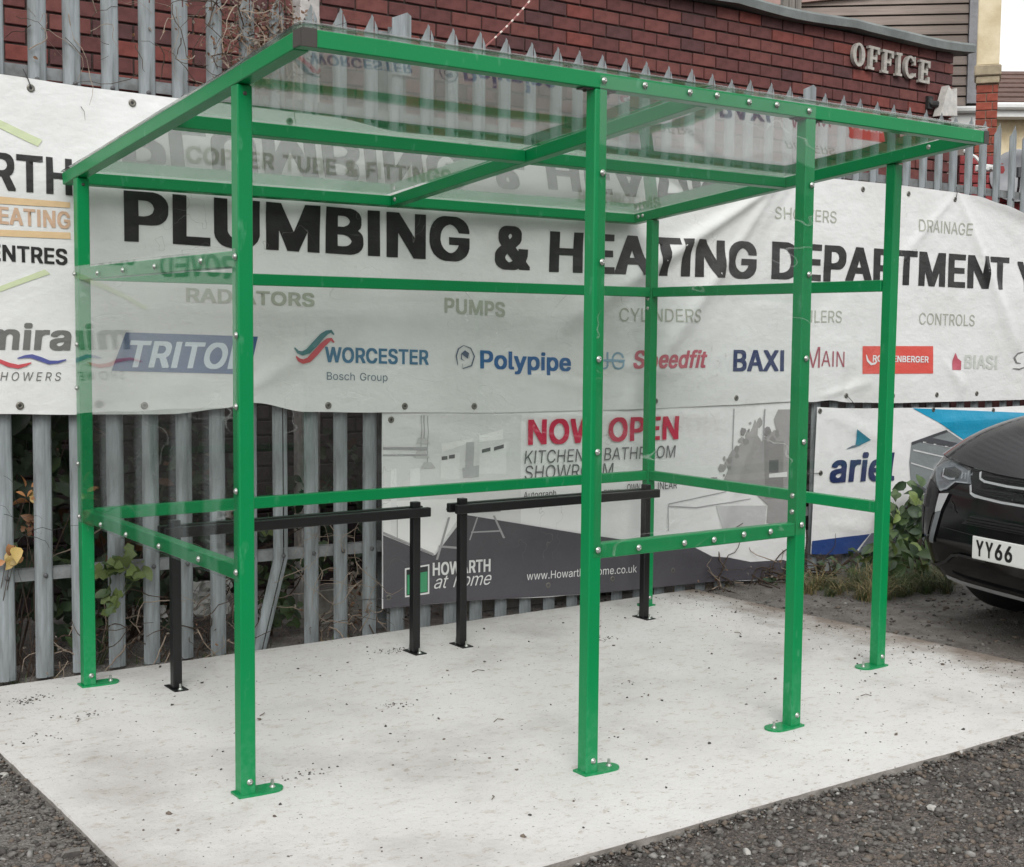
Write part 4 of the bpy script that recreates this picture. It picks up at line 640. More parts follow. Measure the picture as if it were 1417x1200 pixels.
def text_loops(s, face='B', track=0):
    out = []; x = 0
    for ch in s:
        g = GLY[face].get(ch) or GLY['R'].get(ch) or GLY['B'].get(ch)
        if ch == ' ' or g is None: x += 110; continue
        for L in g[1]: out.append([(L[i]+x, L[i+1]) for i in range(0, len(L), 2)])
        x += g[0] + track
    return out
def fit_text(s, x0, x1, b0, b1, cap, face='B', shear=0.0, track=0):
    L = text_loops(s, face, track); xs = [p[0] for l in L for p in l]; a, c = min(xs), max(xs); k = cap/CAPH[face]; off = {'B': 7, 'X': 8, 'R': 0}[face]
    W = x1 - x0 - shear*cap*0.0; res = []
    for l in L:
        r = []
        for x, y in l:
            u = (x-a)/(c-a); z = (y+off)*k; r.append((x0 + u*W + shear*z, b0 + (b1-b0)*u + z))
        res.append(r)
    return res
def drape(loops, surf, off, grid, mats, name, parent=None, map3=None):
    """cuts the flat shape on a grid and lays it on a surface function"""
    V, F = outline_mesh(loops)
    if not F: return None
    bm = bmesh.new(); vs = [bm.verts.new((x, y, 0)) for x, y in V]
    for f in F:
        try: bm.faces.new([vs[i] for i in f])
        except ValueError: pass
    xs = [v[0] for v in V]; ys = [v[1] for v in V]
    for ax, lo, hi in ((0, min(xs), max(xs)), (1, min(ys), max(ys))):
        k = math.floor(lo/grid)+1
        while k*grid < hi:
            co = (k*grid, 0, 0) if ax == 0 else (0, k*grid, 0); no = (1, 0, 0) if ax == 0 else (0, 1, 0)
            bmesh.ops.bisect_plane(bm, geom=bm.verts[:]+bm.edges[:]+bm.faces[:], plane_co=co, plane_no=no, dist=1e-6); k += 1
    for v in bm.verts: v.co = surf(v.co.x, v.co.y, off)
    me = bpy.data.meshes.new(name); bm.normal_update(); bm.to_mesh(me); bm.free(); me.materials.append(mats)
    me.polygons.foreach_set('use_smooth', [True]*len(me.polygons)); return link(name, me, parent)

def interp(x, T):
    if x <= T[0][0]: return T[0][1]
    for (a, b), (c, d) in zip(T, T[1:]):
        if x <= c:
            u = (x-a)/(c-a); u = u*u*(3-2*u)*.6 + u*.4; return b+(d-b)*u
    return T[-1][1]
def gauss(d, s): return math.exp(-(d/s)**2)
def ridge(x, z, p0, p1, wid, amp, fade=True):
    """a straight fold running from p0 to p1"""
    dx, dz = p1[0]-p0[0], p1[1]-p0[1]; L = math.hypot(dx, dz); t = ((x-p0[0])*dx + (z-p0[1])*dz)/L/L; d = ((x-p0[0])*dz - (z-p0[1])*dx)/L
    if t < -.1 or t > 1.15: return 0.0
    env = math.sin(math.pi*min(1, max(0, (t+.1)/1.25)))**.6; ww = wid*(.35+.9*max(0, t))
    return amp*env*gauss(d, ww)
def vinyl(name, col, rough=0.42, dirt=0.10, bd=0.0022, dirtcol=(0.34, 0.33, 0.29)):
    m = bpy.data.materials.new(name); m.use_nodes = True; nt = m.node_tree; b = nt.nodes['Principled BSDF']
    t = tex(nt, 1.7, detail=8, rough=0.65); mr = _n(nt, 'ShaderNodeMapRange'); mr.inputs[1].default_value = .45; mr.inputs[2].default_value = .8; mr.inputs[4].default_value = dirt*2.2
    nt.links.new(t.outputs['Fac'], mr.inputs[0]); mx = _n(nt, 'ShaderNodeMix', data_type='RGBA'); mx.inputs[6].default_value = (*col, 1); mx.inputs[7].default_value = (*dirtcol, 1)
    nt.links.new(mr.outputs[0], mx.inputs[0]); last = mx.outputs[2]
    # hairline cracks in the print
    wv = tex(nt, 2.6, detail=3.5, rough=.6); sb = _n(nt, 'ShaderNodeMath', operation='SUBTRACT'); sb.inputs[1].default_value = .5; nt.links.new(wv.outputs['Fac'], sb.inputs[0])
    ab = _n(nt, 'ShaderNodeMath', operation='ABSOLUTE'); nt.links.new(sb.outputs[0], ab.inputs[0])
    m2 = _n(nt, 'ShaderNodeMapRange'); m2.inputs[1].default_value = 0; m2.inputs[2].default_value = .0022; m2.inputs[3].default_value = .55; m2.inputs[4].default_value = 0; nt.links.new(ab.outputs[0], m2.inputs[0])
    mk = tex(nt, 1.3, detail=1); m3 = _n(nt, 'ShaderNodeMapRange'); m3.inputs[1].default_value = .55; m3.inputs[2].default_value = .62; nt.links.new(mk.outputs['Fac'], m3.inputs[0])
    mu = _n(nt, 'ShaderNodeMath', operation='MULTIPLY'); nt.links.new(m2.outputs[0], mu.inputs[0]); nt.links.new(m3.outputs[0], mu.inputs[1])
    m4 = _n(nt, 'ShaderNodeMix', data_type='RGBA'); m4.inputs[7].default_value = (.25, .24, .22, 1); nt.links.new(mu.outputs[0], m4.inputs[0]); nt.links.new(last, m4.inputs[6])
    nt.links.new(m4.outputs[2], b.inputs['Base Color']); b.inputs['Roughness'].default_value = rough
    t2 = tex(nt, 7.0, detail=5, rough=.55, stretch=(1, 1, 1.6)); bp = _n(nt, 'ShaderNodeBump'); bp.inputs['Distance'].default_value = bd*3.2
    nt.links.new(t2.outputs['Fac'], bp.inputs['Height'])
    t3 = tex(nt, 26.0, detail=3, rough=.5); bp2 = _n(nt, 'ShaderNodeBump'); bp2.inputs['Distance'].default_value = bd*.5; nt.links.new(t3.outputs['Fac'], bp2.inputs['Height']); nt.links.new(bp.outputs[0], bp2.inputs['Normal'])
    nt.links.new(bp2.outputs[0], b.inputs['Normal']); return m
INK = {k: vinyl('print_'+k, c, dirt=.05) for k, c in dict(
    black=(.018, .018, .018), orange=srgb(200, 168, 142), greygreen=srgb(168, 172, 158), grey=srgb(112, 112, 110), paleblue=srgb(205, 216, 226), worblue=srgb(62, 112, 142), slate=srgb(100, 118, 130),
    polyblue=srgb(44, 96, 148), jgblue=srgb(130, 165, 185), speedred=srgb(186, 88, 102), navy=srgb(34, 48, 92), mainred=srgb(160, 84, 96), white=(.74, .74, .73), faint=srgb(196, 200, 192),
    palegreen=srgb(200, 210, 172), orangebar=srgb(218, 188, 146), tritonblue=srgb(52, 88, 132), rothred=srgb(214, 84, 74), teal=srgb(66, 116, 120), wavered=srgb(196, 80, 88), waveblue=srgb(84, 90, 150), polyline=srgb(80, 96, 116),
    crimson=srgb(196, 20, 66), dgrey=srgb(96, 96, 98), ink=srgb(40, 40, 42), kwall=srgb(216, 216, 215), kpanel=srgb(230, 230, 229), kline=srgb(160, 160, 161), kcab=srgb(234, 234, 232), kcab2=srgb(226, 226, 225), kdark=srgb(96, 96, 98),
    kcab3=srgb(178, 178, 180), kwhite=srgb(236, 236, 234), kfloor=srgb(80, 78, 84), klamp=srgb(190, 190, 188), kfloor2=srgb(40, 42, 46), kgreen=srgb(60, 150, 104), ktree=srgb(160, 157, 157), ktree2=srgb(138, 135, 135), kshade=srgb(196, 196, 196),
    teal2=srgb(40, 128, 150), ariblue=srgb(44, 70, 128), arigrey=srgb(110, 116, 128), teal3=srgb(20, 150, 188), solar=srgb(128, 134, 136), solarline=srgb(206, 208, 208), solardark=srgb(74, 76, 80)).items()}
M_VIN = vinyl('white_vinyl', (.74, .745, .735), rough=.34, dirt=.13)
M_VIN2 = vinyl('white_vinyl_kitchen', (.80, .80, .795), rough=.36, dirt=.06)
M_EYE = mat('eyelet_metal', srgb(120, 118, 110), .4, metal=.6)
M_TIE = mat('black_tie', (.02, .02, .02), .5)

def banner_base(x): return 0.2235 - 0.0083*x
TOPZ = [(-2.2, 2.52), (-.25, 2.487), (.1, 2.474), (.6, 2.468), (1.25, 2.462), (1.6, 2.425), (2.0, 2.43), (3.0, 2.428), (4.49, 2.421), (5.2, 2.424), (5.79, 2.416), (6.02, 2.406), (6.3, 2.365), (6.6, 2.31), (7.2, 2.30), (8.2, 2.34)]
BOTZ = [(-2.2, 1.13), (-.27, 1.118), (.02, 1.107), (.46, 1.098), (.70, 1.118), (.80, 1.138), (.86, 1.138), (1.09, 1.091), (1.47, 1.078), (2.23, 1.058), (3.15, 1.053), (3.8, 1.060), (4.29, 1.069), (4.5, 1.062), (4.65, 1.070), (4.83, 1.052), (5.28, 1.038), (6.64, 1.032), (8.2, 1.03)]
def big_y(x, z, off=0.0):
    y = banner_base(x); u = (z-1.05)/1.4
    d = .004*noise.noise(Vector((x*1.6, z*1.6, 1))) + .0022*noise.noise(Vector((x*4.5, z*5.5, 2)))
    # tension folds pulled out of the eyelets
    d += ridge(x, z, (4.16, 2.36), (2.6, 1.52), .055, .034) + ridge(x, z, (4.14, 2.34), (3.1, 1.12), .055, .018) - ridge(x, z, (4.30, 2.36), (3.45, 1.15), .06, .016)
    d += ridge(x, z, (4.1, 2.38), (2.6, 2.0), .05, .012)
    d += ridge(x, z, (5.84, 2.40), (6.45, 1.5), .05, .022) - ridge(x, z, (5.90, 2.40), (6.9, 1.75), .07, .024) + ridge(x, z, (5.80, 2.40), (5.2, 1.9), .04, .009)
    d += ridge(x, z, (6.05, 2.40), (7.1, 2.25), .07, .02)
    d += ridge(x, z, (-.15, 2.44), (.05, 1.7), .03, .006) + ridge(x, z, (.35, 2.43), (.9, 2.1), .05, .007)
    d += ridge(x, z, (1.6, 2.40), (1.0, 1.9), .06, .010) - ridge(x, z, (1.55, 2.38), (2.3, 1.6), .08, .010)
    d += ridge(x, z, (.7, 1.13), (1.15, 1.40), .05, .012) - ridge(x, z, (.15, 1.14), (.95, 1.16), .05, .010)
    d += ridge(x, z, (2.35, 1.25), (2.75, 1.18), .03, .007) + ridge(x, z, (2.9, 1.3), (3.6, 1.24), .05, .008)
    d += ridge(x, z, (4.6, 1.10), (5.0, 1.17), .03, .010) - ridge(x, z, (4.75, 1.06), (4.85, 1.25), .04, .008) + ridge(x, z, (5.75, 1.30), (5.95, 1.13), .04, .012)
    d += .008*gauss(z-1.78, .10)*math.sin(x*9+2*noise.noise(Vector((x*2, z*3, 7))))*max(0, min(1, (x-2.6)/.6))*max(0, min(1, (5.0-x)/.5))
    return y - off - max(-.004, d)
def big_surf(x, z, off=0.0): return Vector((x, big_y(x, z, off), z))
def sheet_between(name, X0, X1, nx, top, bot, nz, surf, mats, parent, hem=None):
    vs = []; fs = []
    for i in range(nx+1):
        x = X0+(X1-X0)*i/nx; a, c = bot(x), top(x)
        for j in range(nz+1): z = a+(c-a)*j/nz; vs.append(surf(x, z))
    for i in range(nx):
        for j in range(nz): k = i*(nz+1)+j; fs.append((k, k+nz+1, k+nz+2, k+1))
    me = bpy.data.meshes.new(name); me.from_pydata(vs, [], fs); me.materials.append(mats); me.polygons.foreach_set('use_smooth', [True]*len(fs)); me.update(); return link(name, me, parent)
def eyelet(parent, surf, x, z, tie=None):
    q = MB(); c = surf(x, z, .0035); q.lathe([(.005, -.0005), (.011, .003), (.016, .001), (.017, -.002)], M=Matrix.Translation(c) @ Matrix.Rotation(math.radians(90), 4, 'X'), n=12)
    o = q.build('eyelet', M_EYE, parent, smooth=True)
    q = MB(); q.lathe([(.0005, .0), (.0058, .0)], M=Matrix.Translation(surf(x, z, .0045)) @ Matrix.Rotation(math.radians(90), 4, 'X'), n=10); q.build('hole', M_TIE, o)
    if tie:
        q = MB(); t = surf(x, z, .010); e = Vector(tie); m = (t+e)/2 + Vector((0, -.006, 0)); q.tube([t, m, e], .0022, 5); q.build('cable_tie', M_TIE, parent)

def layered(parent, polys, surf, grid=.05, base=.0022, step=.0010, name='print'):
    LV = dict(kwall=0, kwhite=1, kfloor=2, kpanel=1, kcab=1, kcab2=1, kcab3=2, ktree=1, ktree2=2, kshade=1, kfloor2=4, kgreen=5, white=3, solar=1, teal3=0, arigrey=0, ariblue=1)
    for i, (c, P) in enumerate(polys): drape([P], surf, base + .0011*LV.get(c, 3) + .00012*(i % 5), grid, INK[c], name, parent)
# banner artwork, metres along the fence and above the slab
BIG = [
    ('PLUMBING', 0.249, 2.003, 1.843, 1.820, 0.195, 'black', 0.045, 0),
    ('&', 2.156, 2.372, 1.791, 1.791, 0.218, 'black', 0.045, 0),
    ('HEATING', 2.495, 4.002, 1.786, 1.795, 0.211, 'black', 0.045, 0),
    ('DEPARTMENT', 4.123, 6.410, 1.799, 1.791, 0.220, 'black', 0.045, 0),
    ('Y', 6.503, 6.712, 1.783, 1.781, 0.206, 'black', 0.045, 0),
    ('H', -0.531, -0.429, 2.043, 2.037, 0.168, 'black', 0.045, 0),
    ('RTH', -0.297, 0.032, 2.026, 2.021, 0.150, 'black', 0.045, 0),
    ('EATING', -0.266, 0.021, 1.889, 1.883, 0.070, 'orange', 0.04, 0),
    ('CENTRES', -0.364, 0.006, 1.743, 1.733, 0.066, 'black', 0.04, 0),
    ('COPPER TUBE & FITTINGS', 0.527, 1.890, 2.196, 2.194, 0.073, 'greygreen', 0.02, 0),
    ('BATHROOMS', 2.681, 3.243, 2.158, 2.153, 0.068, 'greygreen', 0.02, 0),
    ('SHOWERS', 4.142, 4.667, 2.153, 2.154, 0.071, 'greygreen', 0.01, 0),
    ('DRAINAGE', 5.440, 5.979, 2.144, 2.142, 0.078, 'greygreen', 0.01, 0),
    ('RADIATORS', 0.521, 1.145, 1.591, 1.581, 0.062, 'greygreen', 0.025, 0),
    ('PUMPS', 1.856, 2.222, 1.564, 1.547, 0.075, 'greygreen', 0.02, 0),
    ('CYLINDERS', 2.973, 3.565, 1.535, 1.537, 0.073, 'greygreen', 0.015, 0),
    ('BOILERS', 4.318, 4.741, 1.546, 1.548, 0.073, 'greygreen', 0.01, 0),
    ('CONTROLS', 5.477, 6.048, 1.546, 1.540, 0.075, 'greygreen', 0.01, 0),
    ('mira', -0.332, 0.013, 1.381, 1.378, 0.108, 'grey', 0.06, 0.1),
    ('SHOWERS', -0.312, -0.031, 1.255, 1.251, 0.035, 'grey', 0.01, 0.2),
    ('TRITON', 0.242, 0.807, 1.306, 1.292, 0.115, 'paleblue', 0.05, 0.25),
    ('WORCESTER', 1.196, 1.765, 1.322, 1.306, 0.073, 'worblue', 0.05, 0),
    ('Bosch Group', 1.207, 1.533, 1.240, 1.229, 0.036, 'slate', 0.015, 0),
    ('Polypipe', 2.069, 2.647, 1.286, 1.266, 0.097, 'polyblue', 0.05, 0),
    ('JG', 2.838, 3.009, 1.276, 1.273, 0.093, 'jgblue', -0.005, 0),
    ('Speedfit', 3.065, 3.611, 1.278, 1.278, 0.099, 'speedred', 0.03, 0.25),
    ('BAXI', 3.827, 4.245, 1.255, 1.252, 0.126, 'navy', 0.05, 0),
    ('AIN', 4.567, 4.774, 1.280, 1.274, 0.095, 'mainred', -0, 0),
    ('M', 4.434, 4.554, 1.272, 1.271, 0.127, 'mainred', 0.005, 0),
    ('ROTHENBERGER', 5.034, 5.578, 1.306, 1.297, 0.041, 'white', 0.03, 0),
    ('BIASI', 5.955, 6.309, 1.256, 1.248, 0.092, 'faint', 0.03, 0),
]
KIT = [
    ('NOW OPEN', 2.374, 3.418, 0.884, 0.875, 0.132, 'crimson', 0.06, 0),
    ('KITCHEN & BATHROOM', 2.352, 3.393, 0.786, 0.773, 0.068, 'dgrey', -0.004, 0.1),
    ('SHOWROOM', 2.353, 2.944, 0.703, 0.690, 0.072, 'dgrey', -0.004, 0.1),
    ('Autograph', 2.350, 2.561, 0.604, 0.603, 0.034, 'ink', 0, 0),
    ('mereway', 2.885, 3.007, 0.594, 0.591, 0.032, 'ink', -0.005, 0),
    ('OWN', 3.048, 3.141, 0.596, 0.595, 0.044, 'ink', 0, 0),
    ('LINEAR', 3.241, 3.414, 0.597, 0.595, 0.041, 'ink', 0, 0),
    ('HOWARTH', 1.796, 2.145, 0.249, 0.238, 0.066, 'white', 0.04, 0),
    ('at home', 1.801, 2.141, 0.183, 0.171, 0.066, 'white', -0.005, 0.35),
    ('www.HowarthatHome.co.uk', 2.374, 3.125, 0.170, 0.141, 0.042, 'white', 0, 0.03),
]
ARI = [
    ('ariel', 4.672, 5.284, 0.557, 0.537, 0.181, 'navy', 0.06, 0.12),
    ('www.arielplastics.co.uk', 4.716, 5.306, 0.455, 0.370, 0.023, 'grey', -0.005, 0),
]
BIGP = [
    ('palegreen', [(-0.417, 2.363), (-0.253, 2.305), (-0.088, 2.239), (-0.106, 2.211), (-0.253, 2.271), (-0.417, 2.334)]),
    ('palegreen', [(-0.406, 1.571), (-0.265, 1.638), (-0.086, 1.712), (-0.065, 1.694), (-0.150, 1.662), (-0.266, 1.615), (-0.406, 1.551)]),
    ('orangebar', [(-0.424, 2.008), (-0.258, 1.999), (0.022, 1.993), (0.022, 1.970), (-0.259, 1.970), (-0.425, 1.983)]),
    ('orangebar', [(-0.427, 1.869), (-0.261, 1.866), (0.020, 1.868), (0.020, 1.841), (-0.261, 1.840), (-0.427, 1.846)]),
    ('tritonblue', [(0.250, 1.455), (0.860, 1.440), (0.817, 1.269), (0.186, 1.291)]),
    ('rothred', [(4.939, 1.404), (5.623, 1.405), (5.632, 1.225), (4.943, 1.230)]),
    ('speedred', [(5.819, 1.247), (5.830, 1.314), (5.858, 1.362), (5.883, 1.324), (5.922, 1.304), (5.921, 1.246)]),
]
WAVES = [
    ('teal', [(1.037, 1.389), (1.050, 1.365), (1.077, 1.354), (1.114, 1.364), (1.154, 1.399), (1.190, 1.436), (1.212, 1.453), (1.227, 1.461), (1.242, 1.450), (1.247, 1.454), (1.232, 1.474), (1.202, 1.471), (1.171, 1.454), (1.132, 1.417), (1.098, 1.384), (1.076, 1.374), (1.059, 1.376), (1.042, 1.392)]),
    ('wavered', [(1.041, 1.349), (1.053, 1.328), (1.080, 1.315), (1.118, 1.323), (1.158, 1.358), (1.194, 1.396), (1.217, 1.416), (1.227, 1.423), (1.242, 1.413), (1.247, 1.417), (1.232, 1.437), (1.205, 1.434), (1.174, 1.413), (1.136, 1.377), (1.102, 1.344), (1.080, 1.336), (1.063, 1.340), (1.046, 1.352)]),
    ('wavered', [(-0.383, 1.326), (-0.327, 1.334), (-0.273, 1.326), (-0.240, 1.310), (-0.200, 1.303), (-0.167, 1.313), (-0.147, 1.325), (-0.148, 1.329), (-0.170, 1.324), (-0.200, 1.319), (-0.234, 1.327), (-0.269, 1.341), (-0.327, 1.345), (-0.384, 1.330)]),
    ('waveblue', [(-0.202, 1.343), (-0.173, 1.347), (-0.146, 1.346), (-0.112, 1.333), (-0.076, 1.320), (-0.038, 1.324), (-0.005, 1.336), (-0.006, 1.341), (-0.040, 1.335), (-0.073, 1.336), (-0.106, 1.350), (-0.143, 1.362), (-0.174, 1.358), (-0.203, 1.347)]),
    ('white', [(4.967, 1.349), (4.978, 1.310), (5.017, 1.283), (5.060, 1.289), (5.078, 1.306), (5.072, 1.310), (5.051, 1.301), (5.025, 1.298), (4.995, 1.316), (4.975, 1.350)]),
    ('grey', [(6.603, 1.369), (6.534, 1.361), (6.489, 1.328), (6.521, 1.288), (6.576, 1.284), (6.577, 1.288), (6.532, 1.295), (6.510, 1.326), (6.543, 1.352), (6.605, 1.364)]),
    ('grey', [(6.487, 1.249), (6.564, 1.241), (6.646, 1.263), (6.642, 1.268), (6.561, 1.251), (6.488, 1.254)]),
    ('polyline', [(1.967, 1.404), (1.934, 1.386), (1.921, 1.349), (1.932, 1.305), (1.936, 1.305), (1.929, 1.348), (1.941, 1.383), (1.969, 1.401)]),
    ('polyline', [(1.967, 1.402), (2.009, 1.386), (2.029, 1.348), (2.013, 1.303), (1.965, 1.289), (1.961, 1.312), (1.959, 1.312), (1.964, 1.284), (2.019, 1.298), (2.037, 1.348), (2.013, 1.390), (1.968, 1.404)]),
    ('polyline', [(1.976, 1.378), (1.953, 1.360), (1.952, 1.333), (1.977, 1.316), (2.002, 1.332), (2.001, 1.364), (1.977, 1.378), (1.976, 1.377), (1.996, 1.362), (1.995, 1.335), (1.977, 1.323), (1.959, 1.335), (1.958, 1.358), (1.977, 1.377)]),
    ('jgblue', [(2.822, 1.319), (2.917, 1.315), (3.013, 1.318), (3.013, 1.326), (2.917, 1.330), (2.822, 1.327)]),
]
KITP = [
    ('kwall', [(1.514, 1.063), (2.331, 1.044), (2.339, 0.407), (1.515, 0.473)]),
    ('kpanel', [(1.558, 0.800), (1.591, 0.798), (1.592, 0.466), (1.559, 0.490)]),
    ('kpanel', [(1.668, 0.794), (1.726, 0.795), (1.728, 0.456), (1.670, 0.460)]),
    ('kline', [(1.514, 0.908), (1.763, 0.898), (1.763, 0.883), (1.514, 0.897)]),
    ('kline', [(1.514, 0.873), (1.763, 0.862), (1.764, 0.855), (1.514, 0.866)]),
    ('kcab', [(1.843, 0.913), (2.028, 0.931), (2.028, 0.916), (1.852, 0.869)]),
    ('kcab2', [(1.844, 0.847), (1.955, 0.864), (1.956, 0.725), (1.844, 0.731)]),
    ('kdark', [(1.848, 0.847), (1.882, 0.849), (1.882, 0.831), (1.848, 0.829)]),
    ('kdark', [(1.890, 0.852), (1.925, 0.855), (1.925, 0.836), (1.890, 0.834)]),
    ('kcab3', [(1.989, 0.914), (2.037, 0.912), (2.038, 0.779), (1.990, 0.782)]),
    ('kcab', [(2.072, 0.944), (2.218, 0.972), (2.219, 0.920), (2.072, 0.911)]),
    ('kcab2', [(2.072, 0.878), (2.241, 0.900), (2.243, 0.739), (2.073, 0.748)]),
    ('kdark', [(2.085, 0.873), (2.138, 0.882), (2.139, 0.864), (2.086, 0.855)]),
    ('kdark', [(2.161, 0.881), (2.223, 0.894), (2.224, 0.875), (2.161, 0.863)]),
    ('kcab3', [(1.972, 0.783), (2.073, 0.793), (2.073, 0.733), (1.977, 0.731)]),
    ('kwhite', [(1.515, 0.643), (1.969, 0.628), (2.004, 0.589), (1.804, 0.355), (1.515, 0.487)]),
    ('kline', [(1.591, 0.617), (1.595, 0.616), (1.596, 0.452), (1.592, 0.452)]),
    ('kline', [(1.694, 0.603), (1.698, 0.602), (1.699, 0.407), (1.695, 0.408)]),
    ('kline', [(1.515, 0.494), (1.804, 0.362), (1.804, 0.351), (1.515, 0.483)]),
    ('kfloor', [(1.515, 0.476), (1.800, 0.350), (1.817, 0.354), (1.996, 0.542), (2.710, 0.393), (3.064, 0.325), (3.549, 0.248), (3.692, 0.181), (3.836, 0.160), (4.014, 0.118), (4.288, 0.106), (4.575, 0.049), (4.578, -0.033), (4.293, -0.018), (3.783, -0.007), (2.815, 0.011), (1.974, 0.027), (1.516, 0.043)]),
    ('klamp', [(1.713, 0.946), (1.755, 0.945), (1.780, 0.911), (1.701, 0.915)]),
    ('klamp', [(1.705, 0.882), (1.747, 0.880), (1.780, 0.843), (1.689, 0.847)]),
    ('klamp', [(1.747, 0.823), (1.789, 0.821), (1.814, 0.791), (1.726, 0.795)]),
    ('kline', [(1.740, 1.056), (1.746, 1.056), (1.746, 0.942), (1.740, 0.942)]),
    ('kline', [(1.725, 1.057), (1.729, 1.057), (1.730, 0.881), (1.726, 0.881)]),
    ('kline', [(1.762, 1.052), (1.767, 1.052), (1.768, 0.822), (1.764, 0.822)]),
    ('kdark', [(1.883, 0.597), (1.987, 0.602), (2.005, 0.578), (1.875, 0.576)]),
    ('kline', [(1.888, 0.538), (1.901, 0.537), (1.830, 0.327), (1.817, 0.328)]),
    ('kline', [(1.957, 0.533), (1.970, 0.533), (1.954, 0.334), (1.941, 0.335)]),
    ('kline', [(1.834, 0.400), (1.954, 0.382), (1.954, 0.371), (1.834, 0.389)]),
    ('kdark', [(2.035, 0.576), (2.200, 0.573), (2.209, 0.546), (2.044, 0.550)]),
    ('kline', [(2.062, 0.526), (2.071, 0.525), (2.023, 0.410), (2.015, 0.411)]),
    ('kline', [(2.160, 0.527), (2.173, 0.526), (2.238, 0.404), (2.224, 0.405)]),
    ('kline', [(2.027, 0.454), (2.210, 0.448), (2.210, 0.440), (2.028, 0.447)]),
    ('white', [(1.637, 0.301), (1.779, 0.309), (1.780, 0.159), (1.638, 0.156)]),
    ('kfloor2', [(1.646, 0.293), (1.771, 0.301), (1.771, 0.168), (1.646, 0.164)]),
    ('kgreen', [(1.650, 0.267), (1.767, 0.274), (1.767, 0.172), (1.650, 0.169)]),
    ('ktree', [(3.782, 0.620), (3.815, 0.682), (3.791, 0.725), (3.835, 0.787), (3.904, 0.822), (3.961, 0.863), (4.001, 0.921), (4.023, 0.972), (4.042, 0.928), (4.044, 0.877), (4.087, 0.832), (4.147, 0.851), (4.207, 0.875), (4.179, 0.967), (4.214, 1.023), (4.526, 1.019), (4.553, 0.285), (4.139, 0.343), (4.148, 0.447), (3.970, 0.579), (3.823, 0.605)]),
    ('ktree2', [(4.099, 0.832), (4.263, 0.834), (4.275, 0.483), (4.122, 0.492)]),
    ('kline', [(3.845, 1.036), (3.854, 1.036), (3.845, 0.638), (3.837, 0.638)]),
    ('kline', [(4.093, 1.030), (4.105, 1.030), (4.097, 0.711), (4.085, 0.711)]),
    ('kdark', [(4.145, 0.721), (4.224, 0.722), (4.227, 0.643), (4.147, 0.648)]),
    ('white', [(4.148, 0.639), (4.301, 0.644), (4.302, 0.613), (4.148, 0.617)]),
    ('kline', [(3.356, 0.512), (3.801, 0.555), (3.802, 0.551), (3.356, 0.506)]),
    ('kline', [(3.356, 0.500), (3.565, 0.477), (4.002, 0.500), (4.002, 0.496), (3.566, 0.471), (3.356, 0.493)]),
    ('kline', [(3.351, 0.508), (3.356, 0.508), (3.360, 0.355), (3.354, 0.356)]),
    ('kshade', [(3.723, 0.475), (4.136, 0.448), (4.128, 0.326), (3.773, 0.336)]),
]
ARIP = [
    ('teal2', [(4.904, 0.882), (5.042, 0.809), (4.942, 0.776), (4.902, 0.768), (4.913, 0.823)]),
    ('slate', [(4.941, 0.785), (4.902, 0.768), (4.815, 0.758), (4.875, 0.779)]),
    ('ariblue', [(4.540, 0.201), (5.062, 0.205), (4.930, 0.093), (4.703, 0.101), (4.534, 0.120)]),
    ('arigrey', [(5.076, 0.209), (5.271, 0.208), (5.235, 0.083), (4.957, 0.093)]),
    ('teal3', [(5.448, 1.001), (7.009, 0.921), (7.195, 0.774), (6.858, 0.579), (6.521, 0.570), (6.029, 0.756), (5.717, 0.898)]),
    ('solar', [(5.451, 0.779), (5.795, 0.848), (6.481, 0.546), (6.706, 0.278), (5.743, 0.390), (5.457, 0.513), (5.436, 0.647)]),
    ('solarline', [(5.560, 0.779), (6.032, 0.702), (6.033, 0.695), (5.561, 0.770)]),
    ('solarline', [(5.468, 0.731), (5.959, 0.637), (5.959, 0.629), (5.469, 0.721)]),
    ('solarline', [(5.451, 0.646), (5.810, 0.556), (5.810, 0.549), (5.451, 0.637)]),
    ('solardark', [(5.451, 0.779), (5.795, 0.848), (5.811, 0.833), (5.452, 0.760)]),
    ('solardark', [(5.457, 0.513), (5.471, 0.522), (5.704, 0.421), (5.706, 0.392), (5.458, 0.494)]),
    ('solardark', [(5.611, 0.806), (6.109, 0.723), (6.033, 0.697), (5.539, 0.775)]),
]
# ---- the long banner
big = empty('plumbing_banner', 'long creased white vinyl banner lettered PLUMBING & HEATING DEPARTMENT tied along the fence', 'banner')
sheet_between('vinyl_sheet', -3.4, 8.2, 510, lambda x: interp(x, TOPZ), lambda x: interp(x, BOTZ), 74, big_surf, M_VIN, big)
FACE = {'black': 'B'}
TRACK = {'SHOWERS': 60}
for s, x0, x1, b0, b1, cap, c, bold, sh in BIG:
    face = 'B' if bold >= .02 else 'R'
    if c == 'black' and x0 > .2: face = 'X'
    if s in ('BAXI', 'BIASI', 'ROTHENBERGER', 'HOWARTH'): face = 'B'
    if s in ('PLUMBING',): cap = .215
    if s == 'Polypipe': cap *= .95
    tr = 70 if (s == 'SHOWERS' and x0 < 0) else 0
    drape(fit_text(s, x0, x1, b0, b1, cap, face, sh, tr), big_surf, .0050 if c in ('white', 'paleblue') else .0028, .03, INK[c], 'lettering', big)
drape(fit_text('APPROVED', -1.05, -.46, 1.70, 1.70, .10, 'B'), big_surf, .0028, .03, INK['dgrey'], 'lettering', big)
layered(big, BIGP, big_surf, .03, -.0008, 0.00025); layered(big, WAVES, big_surf, .03, .0016, .00025, 'logo')
q = [(-.30+.07*math.cos(a), 1.72+.07*math.sin(a)) for a in np.linspace(0, 6.283, 25)[:-1]]
